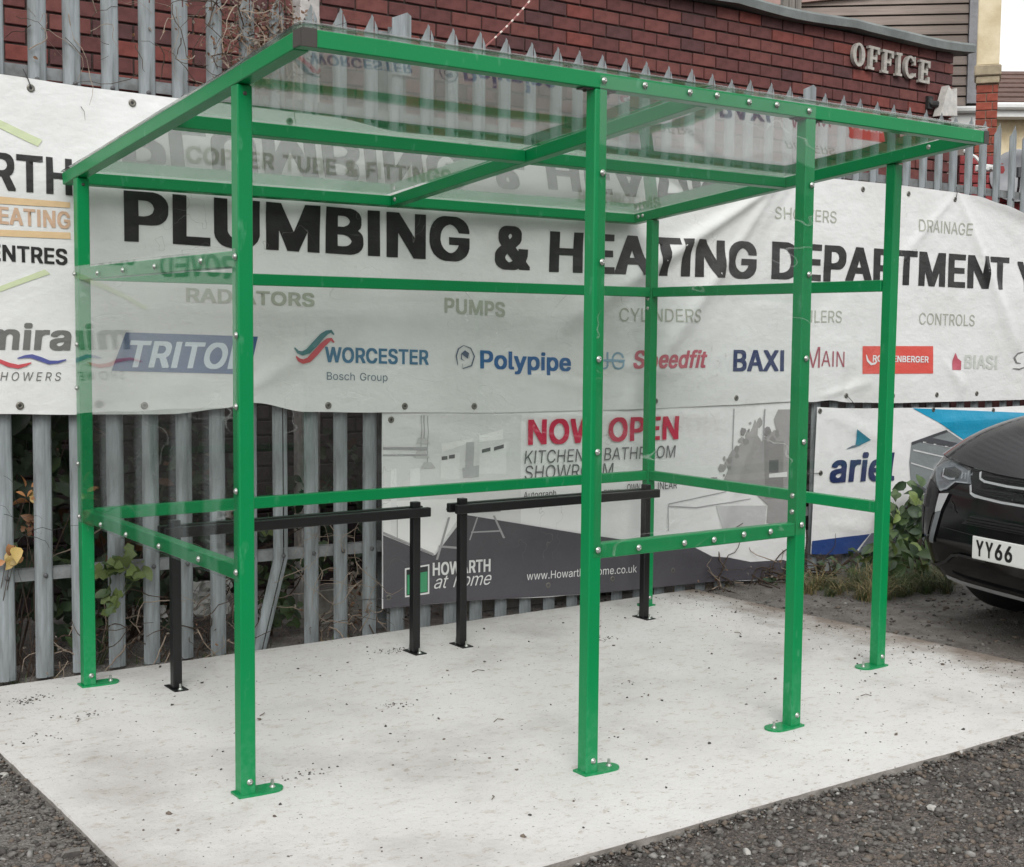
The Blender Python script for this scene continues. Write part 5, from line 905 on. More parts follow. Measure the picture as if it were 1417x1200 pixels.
for x, z, t in ((-.13, 2.444, (-.155, .235, 2.52)), (.292, 2.428, None), (-1.1, 2.44, None), (1.02, 2.42, None), (4.22, 2.385, None), (4.90, 2.375, None), (5.33, 2.375, None), (5.80, 2.37, (5.79, .16, 2.45)), (2.0, 2.39, None), (2.8, 2.39, None),
                (-.195, 1.150, None), (.330, 1.138, None), (1.215, 1.118, None), (1.63, 1.105, None), (2.035, 1.095, None), (3.24, 1.095, None), (3.86, 1.10, None), (4.80, 1.095, (4.86, .16, 1.03)), (5.24, 1.085, None), (5.68, 1.085, None), (6.1, 1.085, None)):
    eyelet(big, big_surf, x, z, t)
# ---- kitchen showroom banner
def kit_surf(x, z, off=0.0):
    d = .0035*noise.noise(Vector((x*1.7, z*2.0, 11))) + .0012*noise.noise(Vector((x*6, z*5, 12)))
    d += ridge(x, z, (1.6, 1.03), (2.1, .86), .05, .009) + ridge(x, z, (1.75, 1.06), (3.6, 1.0), .035, .008) + .010*gauss(z-.22, .07)*math.sin(x*7+z*9)*max(0, min(1, (x-3.1)/.5)) + ridge(x, z, (4.1, 1.05), (3.7, .2), .05, .009)
    return Vector((x, banner_base(x) + .0105 - off - max(-.003, d), z))
KB = [(1.51, .112), (2.0, .098), (2.6, .060), (2.82, .050), (3.3, .075), (3.7, .03), (4.1, .0), (4.58, -.03)]; KT = [(1.51, 1.10), (4.55, 1.10)]
kit = empty('kitchen_banner', 'grey and white kitchen and bathroom showroom banner reading NOW OPEN below the long banner', 'banner')
sheet_between('vinyl_sheet', 1.511, 4.475, 130, lambda x: interp(x, KT), lambda x: interp(x, KB), 52, kit_surf, M_VIN2, kit)
for c, P in KITP:
    for k, (x, z) in enumerate(P): P[k] = (min(4.472, max(1.5125, x)), max(z, interp(x, KB)+.0015))
KITP = [(c, P) for c, P in KITP]
rg_ = np.random.default_rng(4)
for _ in range(46):                                   # leafy edge of the tree mass printed at the right of the picture
    u = rg_.uniform(0, 1); P_ = [(3.74, .55), (3.80, .72), (3.92, .80), (4.02, .93), (4.12, .84), (4.25, .88)]; k_ = min(4, int(u*5)); f_ = u*5-k_
    cx_ = P_[k_][0]+(P_[k_+1][0]-P_[k_][0])*f_ + rg_.normal(0, .03); cz_ = P_[k_][1]+(P_[k_+1][1]-P_[k_][1])*f_ + rg_.normal(0, .03); r_ = rg_.uniform(.008, .035)
    KITP.append((('ktree', 'ktree2')[int(rg_.random() < .3)], [(min(4.47, cx_+r_*rg_.uniform(.5, 1.2)*math.cos(a)), min(1.04, cz_+r_*rg_.uniform(.5, 1.2)*math.sin(a))) for a in np.linspace(0, 6.283, 9)[:-1]]))
layered(kit, KITP, kit_surf, .025, .0020, .00022, 'picture')
for s, x0, x1, b0, b1, cap, c, bold, sh in KIT:
    drape(fit_text(s, x0, x1, b0, b1, cap, 'B' if bold > .02 else 'R', sh, -4 if s == 'at home' else 0), kit_surf, .0100 if c == 'white' else .0090, .04, INK[c], 'lettering', kit)
for x, z, t in ((1.548, .165, (1.40, .27, .16)), (1.96, .145, None), (2.52, .128, None), (2.96, .12, None), (3.40, .125, None), (3.80, .10, None), (4.42, .045, None), (1.56, 1.04, None)): eyelet(kit, kit_surf, x, z, t)
# ---- pipe maker's banner by the car
def ari_surf(x, z, off=0.0):
    d = .004*noise.noise(Vector((x*2, z*2.4, 21))) + ridge(x, z, (4.62, 1.0), (5.3, .75), .05, .012) + ridge(x, z, (4.58, .95), (4.8, .5), .04, .008) - ridge(x, z, (5.1, 1.03), (5.5, .6), .06, .012) + .012*gauss(z-.90, .05)*max(0, min(1, (x-5.5)/.3)) + ridge(x, z, (4.7, .3), (5.1, .22), .06, .010)
    return Vector((x, banner_base(x) + .010 - off - max(-.003, d), z))
ari = empty('pipe_banner', 'white and turquoise banner lettered ariel hanging behind the dark car', 'banner')
AO = [(4.553, 1.030), (4.75, 1.018), (5.0, 1.010), (5.35, 1.005), (5.7, .998), (6.2, .985), (6.9, .99), (7.6, 1.0), (7.6, .25), (6.6, .30), (6.0, .36), (5.62, .43), (5.45, .40), (5.30, .28), (5.17, .16), (5.02, .102), (4.8, .100), (4.532, .118)]
drape([AO], ari_surf, 0.0, .035, M_VIN2, 'vinyl_sheet', ari)
layered(ari, [(c, P) for c, P in ARIP], ari_surf, .03, .0024, .00022, 'picture')
for s, x0, x1, b0, b1, cap, c, bold, sh in ARI: drape(fit_text(s, x0, x1, b0, b1, cap, 'B' if bold > .02 else 'R', sh), ari_surf, .0062, .04, INK[c], 'lettering', ari)
for x, z, t in ((4.575, 1.005, None), (4.60, .62, (4.40, .20, .63)), (5.66, .985, (5.62, .16, 1.02)), (6.3, .965, None)): eyelet(ari, ari_surf, x, z, t)
# lettering on the discarded sign
drape(fit_text('ON', .78, 1.06, .03, .03, .20, 'B'), lambda x, z, off=0: Vector((x, -off, z)), .003, .2, INK['ink'], 'lettering', ob)
# ------------------------------------------------------------------ green shelter
M_GRN = mat('green_powder_coat', srgb(0, 132, 74), 0.33, var=.07, vscale=3, spec=.38, bump=.00008, bscale=500)
def add_wear(m, dust=(.30, .34, .30)):
    """fine scratches, scuffs and splashed cement dust near the feet"""
    nt = m.node_tree; b = nt.nodes['Principled BSDF']; src = b.inputs['Base Color'].links[0].from_socket
    geo = _n(nt, 'ShaderNodeNewGeometry'); sx = _n(nt, 'ShaderNodeSeparateXYZ'); nt.links.new(geo.outputs['Position'], sx.inputs[0])
    def noi(scale, sc, detail=4):
        mp = _n(nt, 'ShaderNodeMapping'); mp.inputs['Scale'].default_value = sc; nt.links.new(geo.outputs['Position'], mp.inputs[0]); t = _n(nt, 'ShaderNodeTexNoise'); t.inputs['Scale'].default_value = scale; t.inputs['Detail'].default_value = detail; nt.links.new(mp.outputs[0], t.inputs['Vector']); return t.outputs['Fac']
    f1 = _n(nt, 'ShaderNodeMapRange'); f1.inputs[1].default_value = .64; f1.inputs[2].default_value = .74; f1.inputs[4].default_value = .40; nt.links.new(noi(28, (1, 1, .35)), f1.inputs[0])
    hz_ = _n(nt, 'ShaderNodeMapRange'); hz_.inputs[1].default_value = .30; hz_.inputs[2].default_value = .0; hz_.inputs[4].default_value = .30; nt.links.new(sx.outputs['Z'], hz_.inputs[0])
    n2 = _n(nt, 'ShaderNodeMapRange'); n2.inputs[1].default_value = .42; n2.inputs[2].default_value = .70; nt.links.new(noi(45, (1, 1, 1), 6), n2.inputs[0])
    mu = _n(nt, 'ShaderNodeMath', operation='MULTIPLY'); nt.links.new(hz_.outputs[0], mu.inputs[0]); nt.links.new(n2.outputs[0], mu.inputs[1])
    ad = _n(nt, 'ShaderNodeMath', operation='ADD', use_clamp=True); nt.links.new(f1.outputs[0], ad.inputs[0]); nt.links.new(mu.outputs[0], ad.inputs[1])
    mx = _n(nt, 'ShaderNodeMix', data_type='RGBA'); mx.inputs[7].default_value = (*dust, 1); nt.links.new(ad.outputs[0], mx.inputs[0]); nt.links.new(src, mx.inputs[6]); nt.links.new(mx.outputs[2], b.inputs['Base Color'])
add_wear(M_GRN, (.12, .36, .22))
M_CAP = mat('grey_plastic_cap', srgb(66, 62, 58), .55)
M_BOLT = mat('bright_zinc_bolt', srgb(176, 180, 174), .32, metal=.75)
M_PANEL = glass_mat('clear_acrylic', tint=(.985, .992, .987), film=.003, f0=.035, wob=.004, scratch=.0)
M_PANELF = glass_mat('clear_acrylic_with_film', tint=(.985, .992, .987), film=.004, f0=.035, wob=.004, scratch=.14)
M_ROOF = glass_mat('clear_roof_sheet', tint=(.90, .92, .905), film=.02, f0=.17, wob=.0)
S = 0.05; H = S/2; W = 3.0287; D1 = 1.5714; D2 = 2.006; XC, XD, XM = 1.0386, 2.0166, 1.5247
YB, YF, ZB, ZF = .164, 2.0317, 2.0571, 2.2569; SL = (ZF-ZB)/(YB+YF)
def rz_(y): return ZB + (YB-y)*SL
sh = empty('shelter', 'bright green steel framed smoking shelter with clear panels and sloping clear roof', 'shelter')
def bolt(parent, p, ax, r=.0085):
    R = {'-y': Matrix.Rotation(math.radians(90), 4, 'X'), '-x': Matrix.Rotation(math.radians(-90), 4, 'Y'), 'z': Matrix.Identity(4), '+x': Matrix.Rotation(math.radians(90), 4, 'Y')}[ax]
    o = link('bolt', BOLTM, parent); o.matrix_local = Matrix.Translation(p) @ R; return o
q = MB(); q.lathe([(.0105, 0), (.0105, .0014), (.0078, .0017), (.0075, .0042), (.0056, .0066), (.0027, .0073), (.0025, .0058), (.0004, .0056)], n=12); BOLTM = q.mesh('bolt', M_BOLT, True)
def post(x, y, ztop, lobe, lean=0.0):
    q = MB(); q.bbox(-H, H, -H, H, .004, ztop, .0035); o = q.build('post', M_GRN, sh, loc=(x, y, 0)); o.rotation_euler = (0, lean, 0)
    q = MB(); P = [(-.036, -.034), (.03, -.034)]; n = 9; cx = .085 if abs(lobe) == 1 else .012
    P = [(-.036, -.034), (.03, -.040), (cx, -.041)] + [(cx+.041*math.sin(a), -.041*math.cos(a)) for a in np.linspace(0, math.pi, n)[1:-1]] + [(cx, .041), (.03, .040), (-.036, .034)]
    if lobe < 0: P = [(-a, c) for a, c in P][::-1]
    q.prism(P, .0, .007, axis='z'); f = q.build('foot_plate', M_GRN, o)
    bolt(f, Vector((lobe*.092, 0, .007)), 'z'); q = MB(); q.tube([(lobe*.092, 0, .007), (lobe*.092, 0, .030)], .0055, 8); q.build('anchor_stud', M_BOLT, f)
    bolt(o, Vector((.004, -H, .045)), '-y', .006); return o
pA = post(0, 0, rz_(0)-.001, 1); pB = post(0, -D1, rz_(-D1)-.001, 1); pE = post(W, -D1, rz_(-D1)-.001, -1, .007); pF = post(W, 0, rz_(0)-.001, -.3)
pC = post(XC, -D2, rz_(-D2)-.001, 1); pD = post(XD, -D2, rz_(-D2)-.001, -1)
def rail(x0, x1, y0, y1, z, name='rail', h=.05, w_=.04):
    q = MB()
    if abs(x1-x0) > abs(y1-y0): q.bbox(x0, x1, y0-w_/2, y0+w_/2, z-h, z, .003)
    else: q.bbox(x0-w_/2, x0+w_/2, y0, y1, z-h, z, .003)
    return q.build(name, M_GRN, sh)
ZLO, ZMI = .736, 1.714
g = .0008
for z in (ZLO, ZMI):
    rail(H+g, W-H-g, 0, 0, z); rail(0, 0, -D1+H+g, -H-g, z); rail(W, W, -D1+H+g, -H-g, z)
rail(XC+H+g, XD-H-g, -D2, -D2, .775, 'screen_rail')
# roof frame
def sloped(x, y0, y1, name='rafter', w_=.05, h=.05):
    """bar along y that follows the roof slope; y0 is the back end"""
    q = MB(); b_ = .003; L = (y0-y1)/math.cos(math.atan(SL)); M = Matrix.Translation((x, y0, rz_(y0))) @ Matrix.Rotation(-math.atan(SL), 4, 'X')
    q.bbox(-w_/2, w_/2, -L, 0, 0, h, b_, M=M); return q.build(name, M_GRN, sh)
sloped(0, YB, -YF+.0505); sloped(W, YB, -YF+.0505); sloped(XM, YB, -YF+.0505)
q = MB(); q.bbox(-.0242, W+.0242, -YF, -YF+.05, ZF-.0025, ZF+.0475, .003); q.build('front_beam', M_GRN, sh)
for s in (-1, 1):
    q = MB(); x = -.0245 if s < 0 else W+.0245; q.bbox(min(x, x+s*.0035), max(x, x+s*.0035), -YF+.0008, -YF+.0492, ZF-.0018, ZF+.0468, .001); q.build('end_cap', M_CAP, sh)
for (a, c) in ((H+g, XM-H-g), (XM+H+g, W-H-g)):
    for y, nm in ((YB-.05, 'back_beam'), (-.975, 'purlin')):
        q = MB(); M = Matrix.Translation((0, y, rz_(y))) @ Matrix.Rotation(-math.atan(SL), 4, 'X'); q.bbox(a, c, 0, .048, 0, .048, .003, M=M); q.build(nm, M_GRN, sh)
# small zinc end caps seen at the front corners
q = MB(); q.bbox(-.0262, .022, -YF-.0042, -YF-.0006, ZF-.0035, ZF+.0485, .001); q.build('end_cap', M_CAP, sh)
q = MB(); q.bbox(W-.001, W+.0290, -YF-.0042, -YF-.0006, ZF-.0035, ZF+.0485, .001); q.build('end_cap', M_CAP, sh)
# clear panels
def panel(name, x0, x1, y0, y1, z0, z1, m):
    q = MB(); q.box(x0, x1, y0, y1, z0, z1); return q.build(name, m, sh)
panel('side_panel', -H-.0055, -H-.0015, -D1-.012, .015, ZLO-.052, ZMI+.006, M_PANELF)
panel('side_panel', W+H+.0015, W+H+.0055, -D1-.012, .015, ZLO-.045, ZMI+.004, M_PANEL)
panel('back_panel', -.012, W+.012, H+.0015, H+.0055, ZLO-.045, ZMI+.004, M_PANELF)
panel('screen_panel', XC-.010, XD+.016, -YF-.0055, -YF-.0015, .732, ZF+.040, M_PANELF)
MR = Matrix.Translation((0, YB, rz_(YB)+.0525)) @ Matrix.Rotation(-math.atan(SL), 4, 'X'); LR = (YB+YF)/math.cos(math.atan(SL))
for (a, c) in ((-.03, XM-.003), (XM+.003, W+.03)):
    q = MB(); nx, ny = 30, 60; vs = []
    for th in (0, .004):
        for i in range(nx+1):
            for j in range(ny+1):
                x = a+(c-a)*i/nx; y = .01 - (LR+.014)*j/ny; s_ = -y; d = 0.0
                for (u0, u1, sg) in ((.0, 1.14, .0016), (1.14, LR, .0026)):
                    if u0 < s_ < u1: d = -sg*math.sin(math.pi*(s_-u0)/(u1-u0))
                u_ = LR - s_
                if s_ > 1.14: d += .0085*max(0.0, 1-u_/.50)
                d += .0009*noise.noise(Vector((x*2.2, y*1.3, 3)))*min(1, abs(d)/.0008)
                vs.append(MR @ Vector((x, y, th+d+.0002)))
    m_ = (nx+1)*(ny+1); fs = []
    for i in range(nx):
        for j in range(ny):
            k = i*(ny+1)+j; fs += [(k, k+1, k+ny+2, k+ny+1), (m_+k, m_+k+ny+1, m_+k+ny+2, m_+k+1)]
    for i in range(nx):
        for j in (0, ny): k = i*(ny+1)+j; fs.append((k, k+ny+1, m_+k+ny+1, m_+k))
    for j in range(ny):
        for i in (0, nx): k = i*(ny+1)+j; fs.append((k, k+1, m_+k+1, m_+k))
    q.add(vs, fs); o_ = q.build('roof_panel', M_ROOF, sh); me_ = o_.data; me_.polygons.foreach_set('use_smooth', [len(p_.vertices) == 4 and abs(p_.normal.z) > .7 for p_ in me_.polygons])
# bolts through the panels
for x, z in ((1.043, 1.987), (1.046, 1.701), (1.038, 1.386), (1.038, 1.082), (1.046, .757), (1.044, 2.28), (1.216, 2.284), (1.415, 2.283), (1.54, 2.286), (1.694, 2.28), (1.831, 2.284), (1.997, 2.28),
             (2.021, 2.016), (2.018, 1.692), (2.014, 1.385), (2.013, 1.077), (2.013, .769), (1.222, .750), (1.429, .749), (1.569, .749), (1.715, .756), (1.85, .756)): bolt(sh, Vector((x, -YF-.0055, z)), '-y')
for y, z in ((-1.590, 1.454), (-1.586, 1.234), (-1.582, .971), (-1.578, .716), (-1.585, 1.694), (-1.313, 1.691), (-.895, 1.687), (-.568, 1.685), (-.28, 1.683), (.006, 1.688), (-.01, 1.405), (.0, 1.229), (.0, .921), (-.008, .706), (-.277, .706), (-.568, .704), (-.909, .707), (-1.273, .714)): bolt(sh, Vector((-H-.0055, y, z)), '-x')
for x, y, z in ((W-H, .09, rz_(.09)+.030), (W-H, .055, rz_(.055)+.030), (XM-H, .085, rz_(.085)+.026), (XM-H, -.955, rz_(-.955)+.026), (W-H, -.955, rz_(-.955)+.026), (W-H, -1.78, rz_(-1.78)+.03)): bolt(sh, Vector((x, y, z)), '-x')
for z in (1.655, 1.605): bolt(sh, Vector((W-H, .0, z)), '-x')
for z in (.875, .815): bolt(sh, Vector((XD-H, -D2, z)), '-x')
for x, y in ((XC-.05, -D2+.0), (XC+.045, -D2+.0), (XD-.05, -D2), (XD+.045, -D2)):
    q = MB(); M = Matrix.Translation((x, y, rz_(y)-.004)); q.bbox(-.022, .022, -.018, .018, -.001, .003, .0008, M=M); q.lathe([(.0005, -.009), (.006, -.008), (.007, -.001)], M=M, n=8); q.build('corner_bracket', M_CAP, sh)
for x, y in ((0.0, -H-.0005-0), (0.0, -D1-H-.0005)):
    q = MB(); q.lathe([(.0005, .0035), (.005, .003), (.007, 0)], M=Matrix.Translation((x, y, rz_(y)-.03)) @ Matrix.Rotation(math.radians(90), 4, 'X'), n=8); q.build('bolt', M_CAP, sh)

# ------------------------------------------------------------------ two black perch rails inside
M_BLK = mat('black_powder_coat', (.006, .006, .0065), .34, var=.2, vscale=6)
def perch(x0, x1, lab):
    t = empty('perch_rail', lab, 'perch rail', 'perch rails in the shelter', loc=((x0+x1)/2, -.24, 0)); h = (x1-x0)/2
    for s in (-1, 1):
        q = MB(); q.bbox(-.019, .019, -.019, .019, .004, .697, .003); p = q.build('leg', M_BLK, t, loc=(s*h, 0, 0))
        q = MB(); q.bbox(-.030, .030, -.06, .06, 0, .005, .0015); f = q.build('foot_plate', M_BLK, p)
        for u in (-1, 1): bolt(f, Vector((0, u*.043, .005)), 'z'); k = MB(); k.tube([(0, u*.043, .005), (0, u*.043, .028)], .0045, 8); k.build('anchor_stud', M_BOLT, f)
    for y0 in (-.0505, .0205):
        q = MB(); q.bbox(-h-.055, h+.055, y0, y0+.030, .630, .672, .003); q.build('rail', M_BLK, t)
    return t
perch(.2845, 1.423, 'left black steel perch rail on two legs inside the shelter')
perch(1.6776, 2.8051, 'right black steel perch rail on two legs near the shelter back corner')
# ------------------------------------------------------------------ dark car, nose towards the shelter
M_PAINT = mat('dark_metallic_paint', (.014, .013, .0145), .14, metal=.0, coat=.0, spec=.26)
M_GLB = mat('gloss_black_trim', (.006, .006, .007), .12, spec=.5)
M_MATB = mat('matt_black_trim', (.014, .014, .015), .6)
M_CHR = mat('satin_silver_trim', srgb(200, 202, 206), .25, metal=.5)
M_TYRE = mat('tyre_rubber', (.016, .016, .016), .85, bump=.001, bscale=120)
M_LENS = glass_mat('headlamp_lens', tint=(.86, .88, .90), film=.015, f0=.05)
M_LAMPIN = mat('headlamp_inner', srgb(128, 132, 136), .3, metal=.35)
M_PLATE = mat('number_plate_white', (.78, .78, .76), .35)
car = empty('parked_car', 'dark grey four wheel drive car parked nose in beside the shelter with plate starting YY66', 'car', loc=(3.7844, -1.7370, 0), rz=math.atan2(-.1857, .9826))
# local: x runs back along the car, y = far side (seen on the left of the picture)
def t0f(z): return float(np.interp(z, [.2, .26, .32, .45, .60, .70, .80, .88, .93], [.14, .08, .04, 0.0, .0, .02, .06, .12, .19]))
def hwf(z): return float(np.interp(z, [.2, .3, .5, .62, .75, .85, .93, 1.02], [.84, .90, .94, .95, .94, .91, .87, .80]))
def Ff(s, z):
    a = abs(s)/hwf(z); return t0f(z) + .05*a*a + 3.6*max(0, a-.58)**2.5
def ztop(s): return .805 + .055*min(1, abs(s)/.62)**2
def fas(s, z, off=0.0):
    e = 1e-3; ds = (Ff(s+e, z)-Ff(s-e, z))/(2*e); dz = (Ff(s, z+e)-Ff(s, z-e))/(2*e); n = Vector((-1, ds, dz)).normalized()
    return Vector((Ff(s, z), s, z)) + n*off
def gridmesh(name, P, nu, nv, m, parent=car, smooth=True):
    vs = [P(i/nu, j/nv) for i in range(nu+1) for j in range(nv+1)]; fs = [(i*(nv+1)+j, i*(nv+1)+j+1, (i+1)*(nv+1)+j+1, (i+1)*(nv+1)+j) for i in range(nu) for j in range(nv)]
    q = MB(); q.add(vs, fs); return q.build(name, m, parent, smooth=smooth)
def hz(s, t):
    d = max(0, t-Ff(s, ztop(s))); a = abs(s)/.9
    return ztop(s) + .26*(1-math.exp(-d/.42)) + .03*min(1, d) - .045*a**4*min(1, d/.5)
gridmesh('bumper', lambda u, v: fas((2*u-1)*hwf(.24+(ztop((2*u-1)*.9)-.24)*v)*.999, .24+(ztop((2*u-1)*.9)-.24)*v), 70, 26, M_GLB)
gridmesh('undertray', lambda u, v: Vector((Ff((2*u-1)*.84, .24)+.9*v, (2*u-1)*.84, .24-.01*v)), 20, 2, M_MATB)
def hoodP(u, v):
    s = (2*u-1)*hwf(ztop(.9))*.995; s = s; f = Ff(s, ztop(s)); t = f + (1.35-f)*v; ss = s*(1-.04*v); return Vector((t-.012, ss, hz(ss, t)+.004))
gridmesh('bonnet', hoodP, 48, 26, M_PAINT)
# sides, with wheel arches
for sd in (-1, 1):
    def sideP(u, v, sd=sd):
        t = .50 + 4.0*u; zb_ = .26
        for wc in (.80, 3.65):
            if abs(t-wc) < .44: zb_ = max(zb_, .36+math.sqrt(max(0, .44**2-(t-wc)**2))*.98)
        zt = (hz(.87, min(t, 1.35)) if t < 1.35 else 1.02+.03*(t-1.35)); z = zb_ + (zt-zb_)*v; y = .95 - .09*max(0, (z-.72)/.35)**2 - .05*max(0, (.45-z)/.2)
        if t > 4.2: y -= .25*((t-4.2)/.3)**2
        if t < .62: y = min(y, .95-.02)
        return Vector((t, sd*y, z))
    gridmesh('side_panel', sideP, 80, 12, M_PAINT)
# cabin: screen, roof, windows, tail
def cabP(u, v):
    st = [(1.30, 1.10, .80, 1.10), (1.95, 1.55, .64, 1.10), (2.5, 1.66, .62, 1.10), (3.6, 1.66, .62, 1.12), (4.25, 1.55, .58, 1.12), (4.5, 1.10, .72, 1.08)]
    k = min(4, int(u*5)); f = u*5-k; a, c = st[k], st[k+1]; t, zt, wt, zw = [a[i]+(c[i]-a[i])*f for i in range(4)]
    pts = [(-.85, zw-.05), (-wt-.04, zt-.10 if zt > zw+.1 else zw-.03), (-wt*.8, zt-.015), (0, zt), (wt*.8, zt-.015), (wt+.04, zt-.10 if zt > zw+.1 else zw-.03), (.85, zw-.05)]
    j = min(5, int(v*6)); g_ = v*6-j; return Vector((t, pts[j][0]+(pts[j+1][0]-pts[j][0])*g_, pts[j][1]+(pts[j+1][1]-pts[j][1])*g_))
gridmesh('cabin', cabP, 40, 36, mat('dark_car_glass', (.012, .014, .015), .06, spec=.6))
gridmesh('roof', lambda u, v: Vector((2.05+2.1*u, (2*v-1)*(.60-.03*u), 1.60+.075*math.sin(math.pi*min(1, .2+u*.7))+.01 - .05*abs(2*v-1)**3)), 14, 10, M_PAINT)
gridmesh('tail', lambda u, v: Vector((4.5+.04*math.sin(u*3), (2*v-1)*.72, .3+.85*u)), 6, 8, M_PAINT)
for (wx, wy) in ((.80, .79), (.80, -.79), (3.65, .80), (3.65, -.80)):
    wh = empty('wheel', None, None); wh.parent = car; wh.location = (wx, wy, .345)
    R = Matrix.Rotation(math.radians(90), 4, 'X')
    q = MB(); q.lathe([(.22, -.11), (.30, -.118), (.345, -.10), (.36, -.06), (.362, 0), (.36, .06), (.345, .10), (.30, .118), (.22, .11)], M=R, n=40); q.build('tyre', M_TYRE, wh, smooth=True)
    q = MB(); q.lathe([(.001, -.04), (.05, -.05), (.06, -.03), (.20, -.05), (.235, -.09), (.235, .09), (.20, .05), (.06, .03), (.001, .04)], M=R, n=30); q.build('rim', M_CHR, wh, smooth=True)
def onfas(pts, off, m, name, parent=car, grid=.03): return drape([[(s, z) for s, z in pts]], lambda s, z, o=0: fas(s, z, off), 0, grid, m, name, parent)
# dark shut line round the bonnet and lamps
_gap = [(.90, .862), (.75, .866), (.62, .858), (.47, .838), (.38, .816), (.2, .808), (0, .806), (-.2, .808), (-.38, .816), (-.47, .838), (-.62, .858), (-.75, .866), (-.90, .862)]
# grille and trim
onfas([(.385, .812), (.2, .803), (-.2, .803), (-.385, .812), (-.34, .744), (-.29, .694), (-.1, .684), (.1, .684), (.29, .694), (.34, .744)], .004, M_MATB, 'grille')
for z0, s1 in ((.768, .27), (.735, .30)):
    for k in range(2):
        pass
def strip(path, wdt, off, m, name, parent=car):
    P = [Vector(p) for p in path]; up = []; dn = []
    for i, p in enumerate(P):
        t = (P[min(i+1, len(P)-1)]-P[max(i-1, 0)]); n = Vector((-t.y, t.x)).normalized(); up.append(tuple(p+n*wdt/2)); dn.append(tuple(p-n*wdt/2))
    o = onfas(up+dn[::-1], off, m, name, parent); return o
strip([(.300, .806), (.285, .778), (.25, .767), (.1, .760), (-.1, .760), (-.25, .767), (-.285, .778), (-.300, .806)], .011, .014, M_CHR, 'grille_trim')
strip([(.335, .742), (.315, .705), (.285, .696), (.1, .686), (-.1, .686), (-.285, .696), (-.315, .705), (-.335, .742)], .012, .014, M_CHR, 'grille_trim')
onfas([(.27, .755), (-.27, .755), (-.27, .742), (.27, .742)], .010, M_GLB, 'grille_bar')
onfas([(.05, .735), (-.05, .735), (-.06, .700), (.04, .700)], .018, M_GLB, 'badge')
# headlamps: housing, inner and lens
for sd in (-1, 1):
    HL = [(.66, .800), (.60, .835), (.55, .852), (.47, .835), (.40, .818), (.365, .812), (.340, .748), (.46, .744), (.50, .705), (.545, .692), (.585, .720), (.63, .765)]
    lamp = onfas([(sd*s, z) for s, z in HL], .003, M_LAMPIN, 'headlamp')
    onfas([(sd*s, z) for s, z in [(.58, .80), (.50, .815), (.44, .80), (.44, .765), (.52, .755), (.57, .765)]], .008, mat('lamp_dark', (.05, .052, .055), .2, metal=.4), 'projector', lamp)
    strip([(sd*.565, .800), (sd*.555, .765), (sd*.50, .755), (sd*.46, .760)], .010, .011, M_CHR, 'lamp_signature', lamp)
    onfas([(sd*(s*1.0), z) for s, z in HL], .020, M_LENS, 'lens', lamp)
    strip([(sd*.64, .800), (sd*.60, .828), (sd*.55, .845), (sd*.47, .830), (sd*.38, .808)], .007, .012, M_GLB, 'lamp_rim', lamp)
    strip([(sd*.385, .806), (sd*.362, .750), (sd*.45, .747), (sd*.50, .708), (sd*.545, .697)], .006, .012, M_CHR, 'lamp_rim', lamp)
    for u_ in (.40, .425): strip([(sd*u_, .795), (sd*(u_-.01), .765)], .008, .010, M_CHR, 'reflector', lamp)
    # bumper blade and silver side trim
    onfas([(sd*s, z) for s, z in [(.555, .690), (.62, .730), (.70, .74), (.70, .60), (.68, .46), (.62, .46), (.585, .56), (.545, .62)]], .004, M_PAINT, 'corner_panel')
    onfas([(sd*s, z) for s, z in [(.540, .680), (.470, .690), (.505, .600), (.548, .588)]], .012, mat('bright_silver_blade', srgb(205, 207, 210), .3, metal=.5), 'blade')
    onfas([(sd*s, z) for s, z in [(.505, .600), (.545, .588), (.60, .43), (.565, .43)]], .010, M_LAMPIN, 'blade_lower')
    onfas([(sd*s, z) for s, z in [(.66, .60), (.76, .62), (.82, .50), (.78, .42), (.68, .46)]], .006, M_MATB, 'fog_recess')
    strip([(sd*.66, .305), (sd*.58, .315), (sd*.50, .345), (sd*.44, .385), (sd*.38, .398), (sd*.20, .392)], .014, .010, mat('dark_satin_lip', (.05, .05, .053), .3, metal=.5), 'lip')
strip([(.52, .272), (.42, .258), (.2, .252), (0, .250), (-.2, .252), (-.42, .258), (-.52, .272)], .020, .022, M_CHR, 'skid_bar')
onfas([(.30, .60), (-.30, .60), (-.36, .555), (.36, .555)], .003, M_MATB, 'intake')
for z in (.590, .575, .562): strip([(.32, z), (-.32, z)], .004, .008, M_GLB, 'intake_slat')
strip(_gap, .009, .006, M_MATB, 'shut_line')
for z in (.790, .779): strip([(.275, z), (-.275, z)], .003, .009, M_GLB, 'grille_slat')
for z in (.726, .715, .704): strip([(.295, z), (-.295, z)], .003, .009, M_GLB, 'grille_slat')
strip([(.455, .655), (.43, .635), (.415, .61), (.40, .603)], .006, .006, M_MATB, 'bumper_crease')
strip([(.50, .52), (.3, .51), (0, .508), (-.3, .51), (-.5, .52)], .004, .004, M_MATB, 'bumper_crease')
# number plate YY66 ...
pl = empty('number_plate', None, None); pl.parent = car; pl.location = (-.012, 0, .456)
q = MB(); q.bbox(-.006, .0, -.26, .26, -.0555, .0555, .004); q.build('plate', M_PLATE, pl)
def platesurf(x, z, off=0): return Vector((-.0075, -x, z))
L = []
for i, ch in enumerate('YY66'):
    L += fit_text(ch, -.232+i*.0615, -.232+i*.0615+.048, -.0385, -.0385, .077, 'B')
drape(L, platesurf, 0, .5, mat('plate_black', (.01, .01, .01), .4), 'characters', pl)
gridmesh('car_shadow_floor', lambda u, v: Vector((.5+3.6*u, (2*v-1)*.8, .21)), 2, 2, M_MATB)
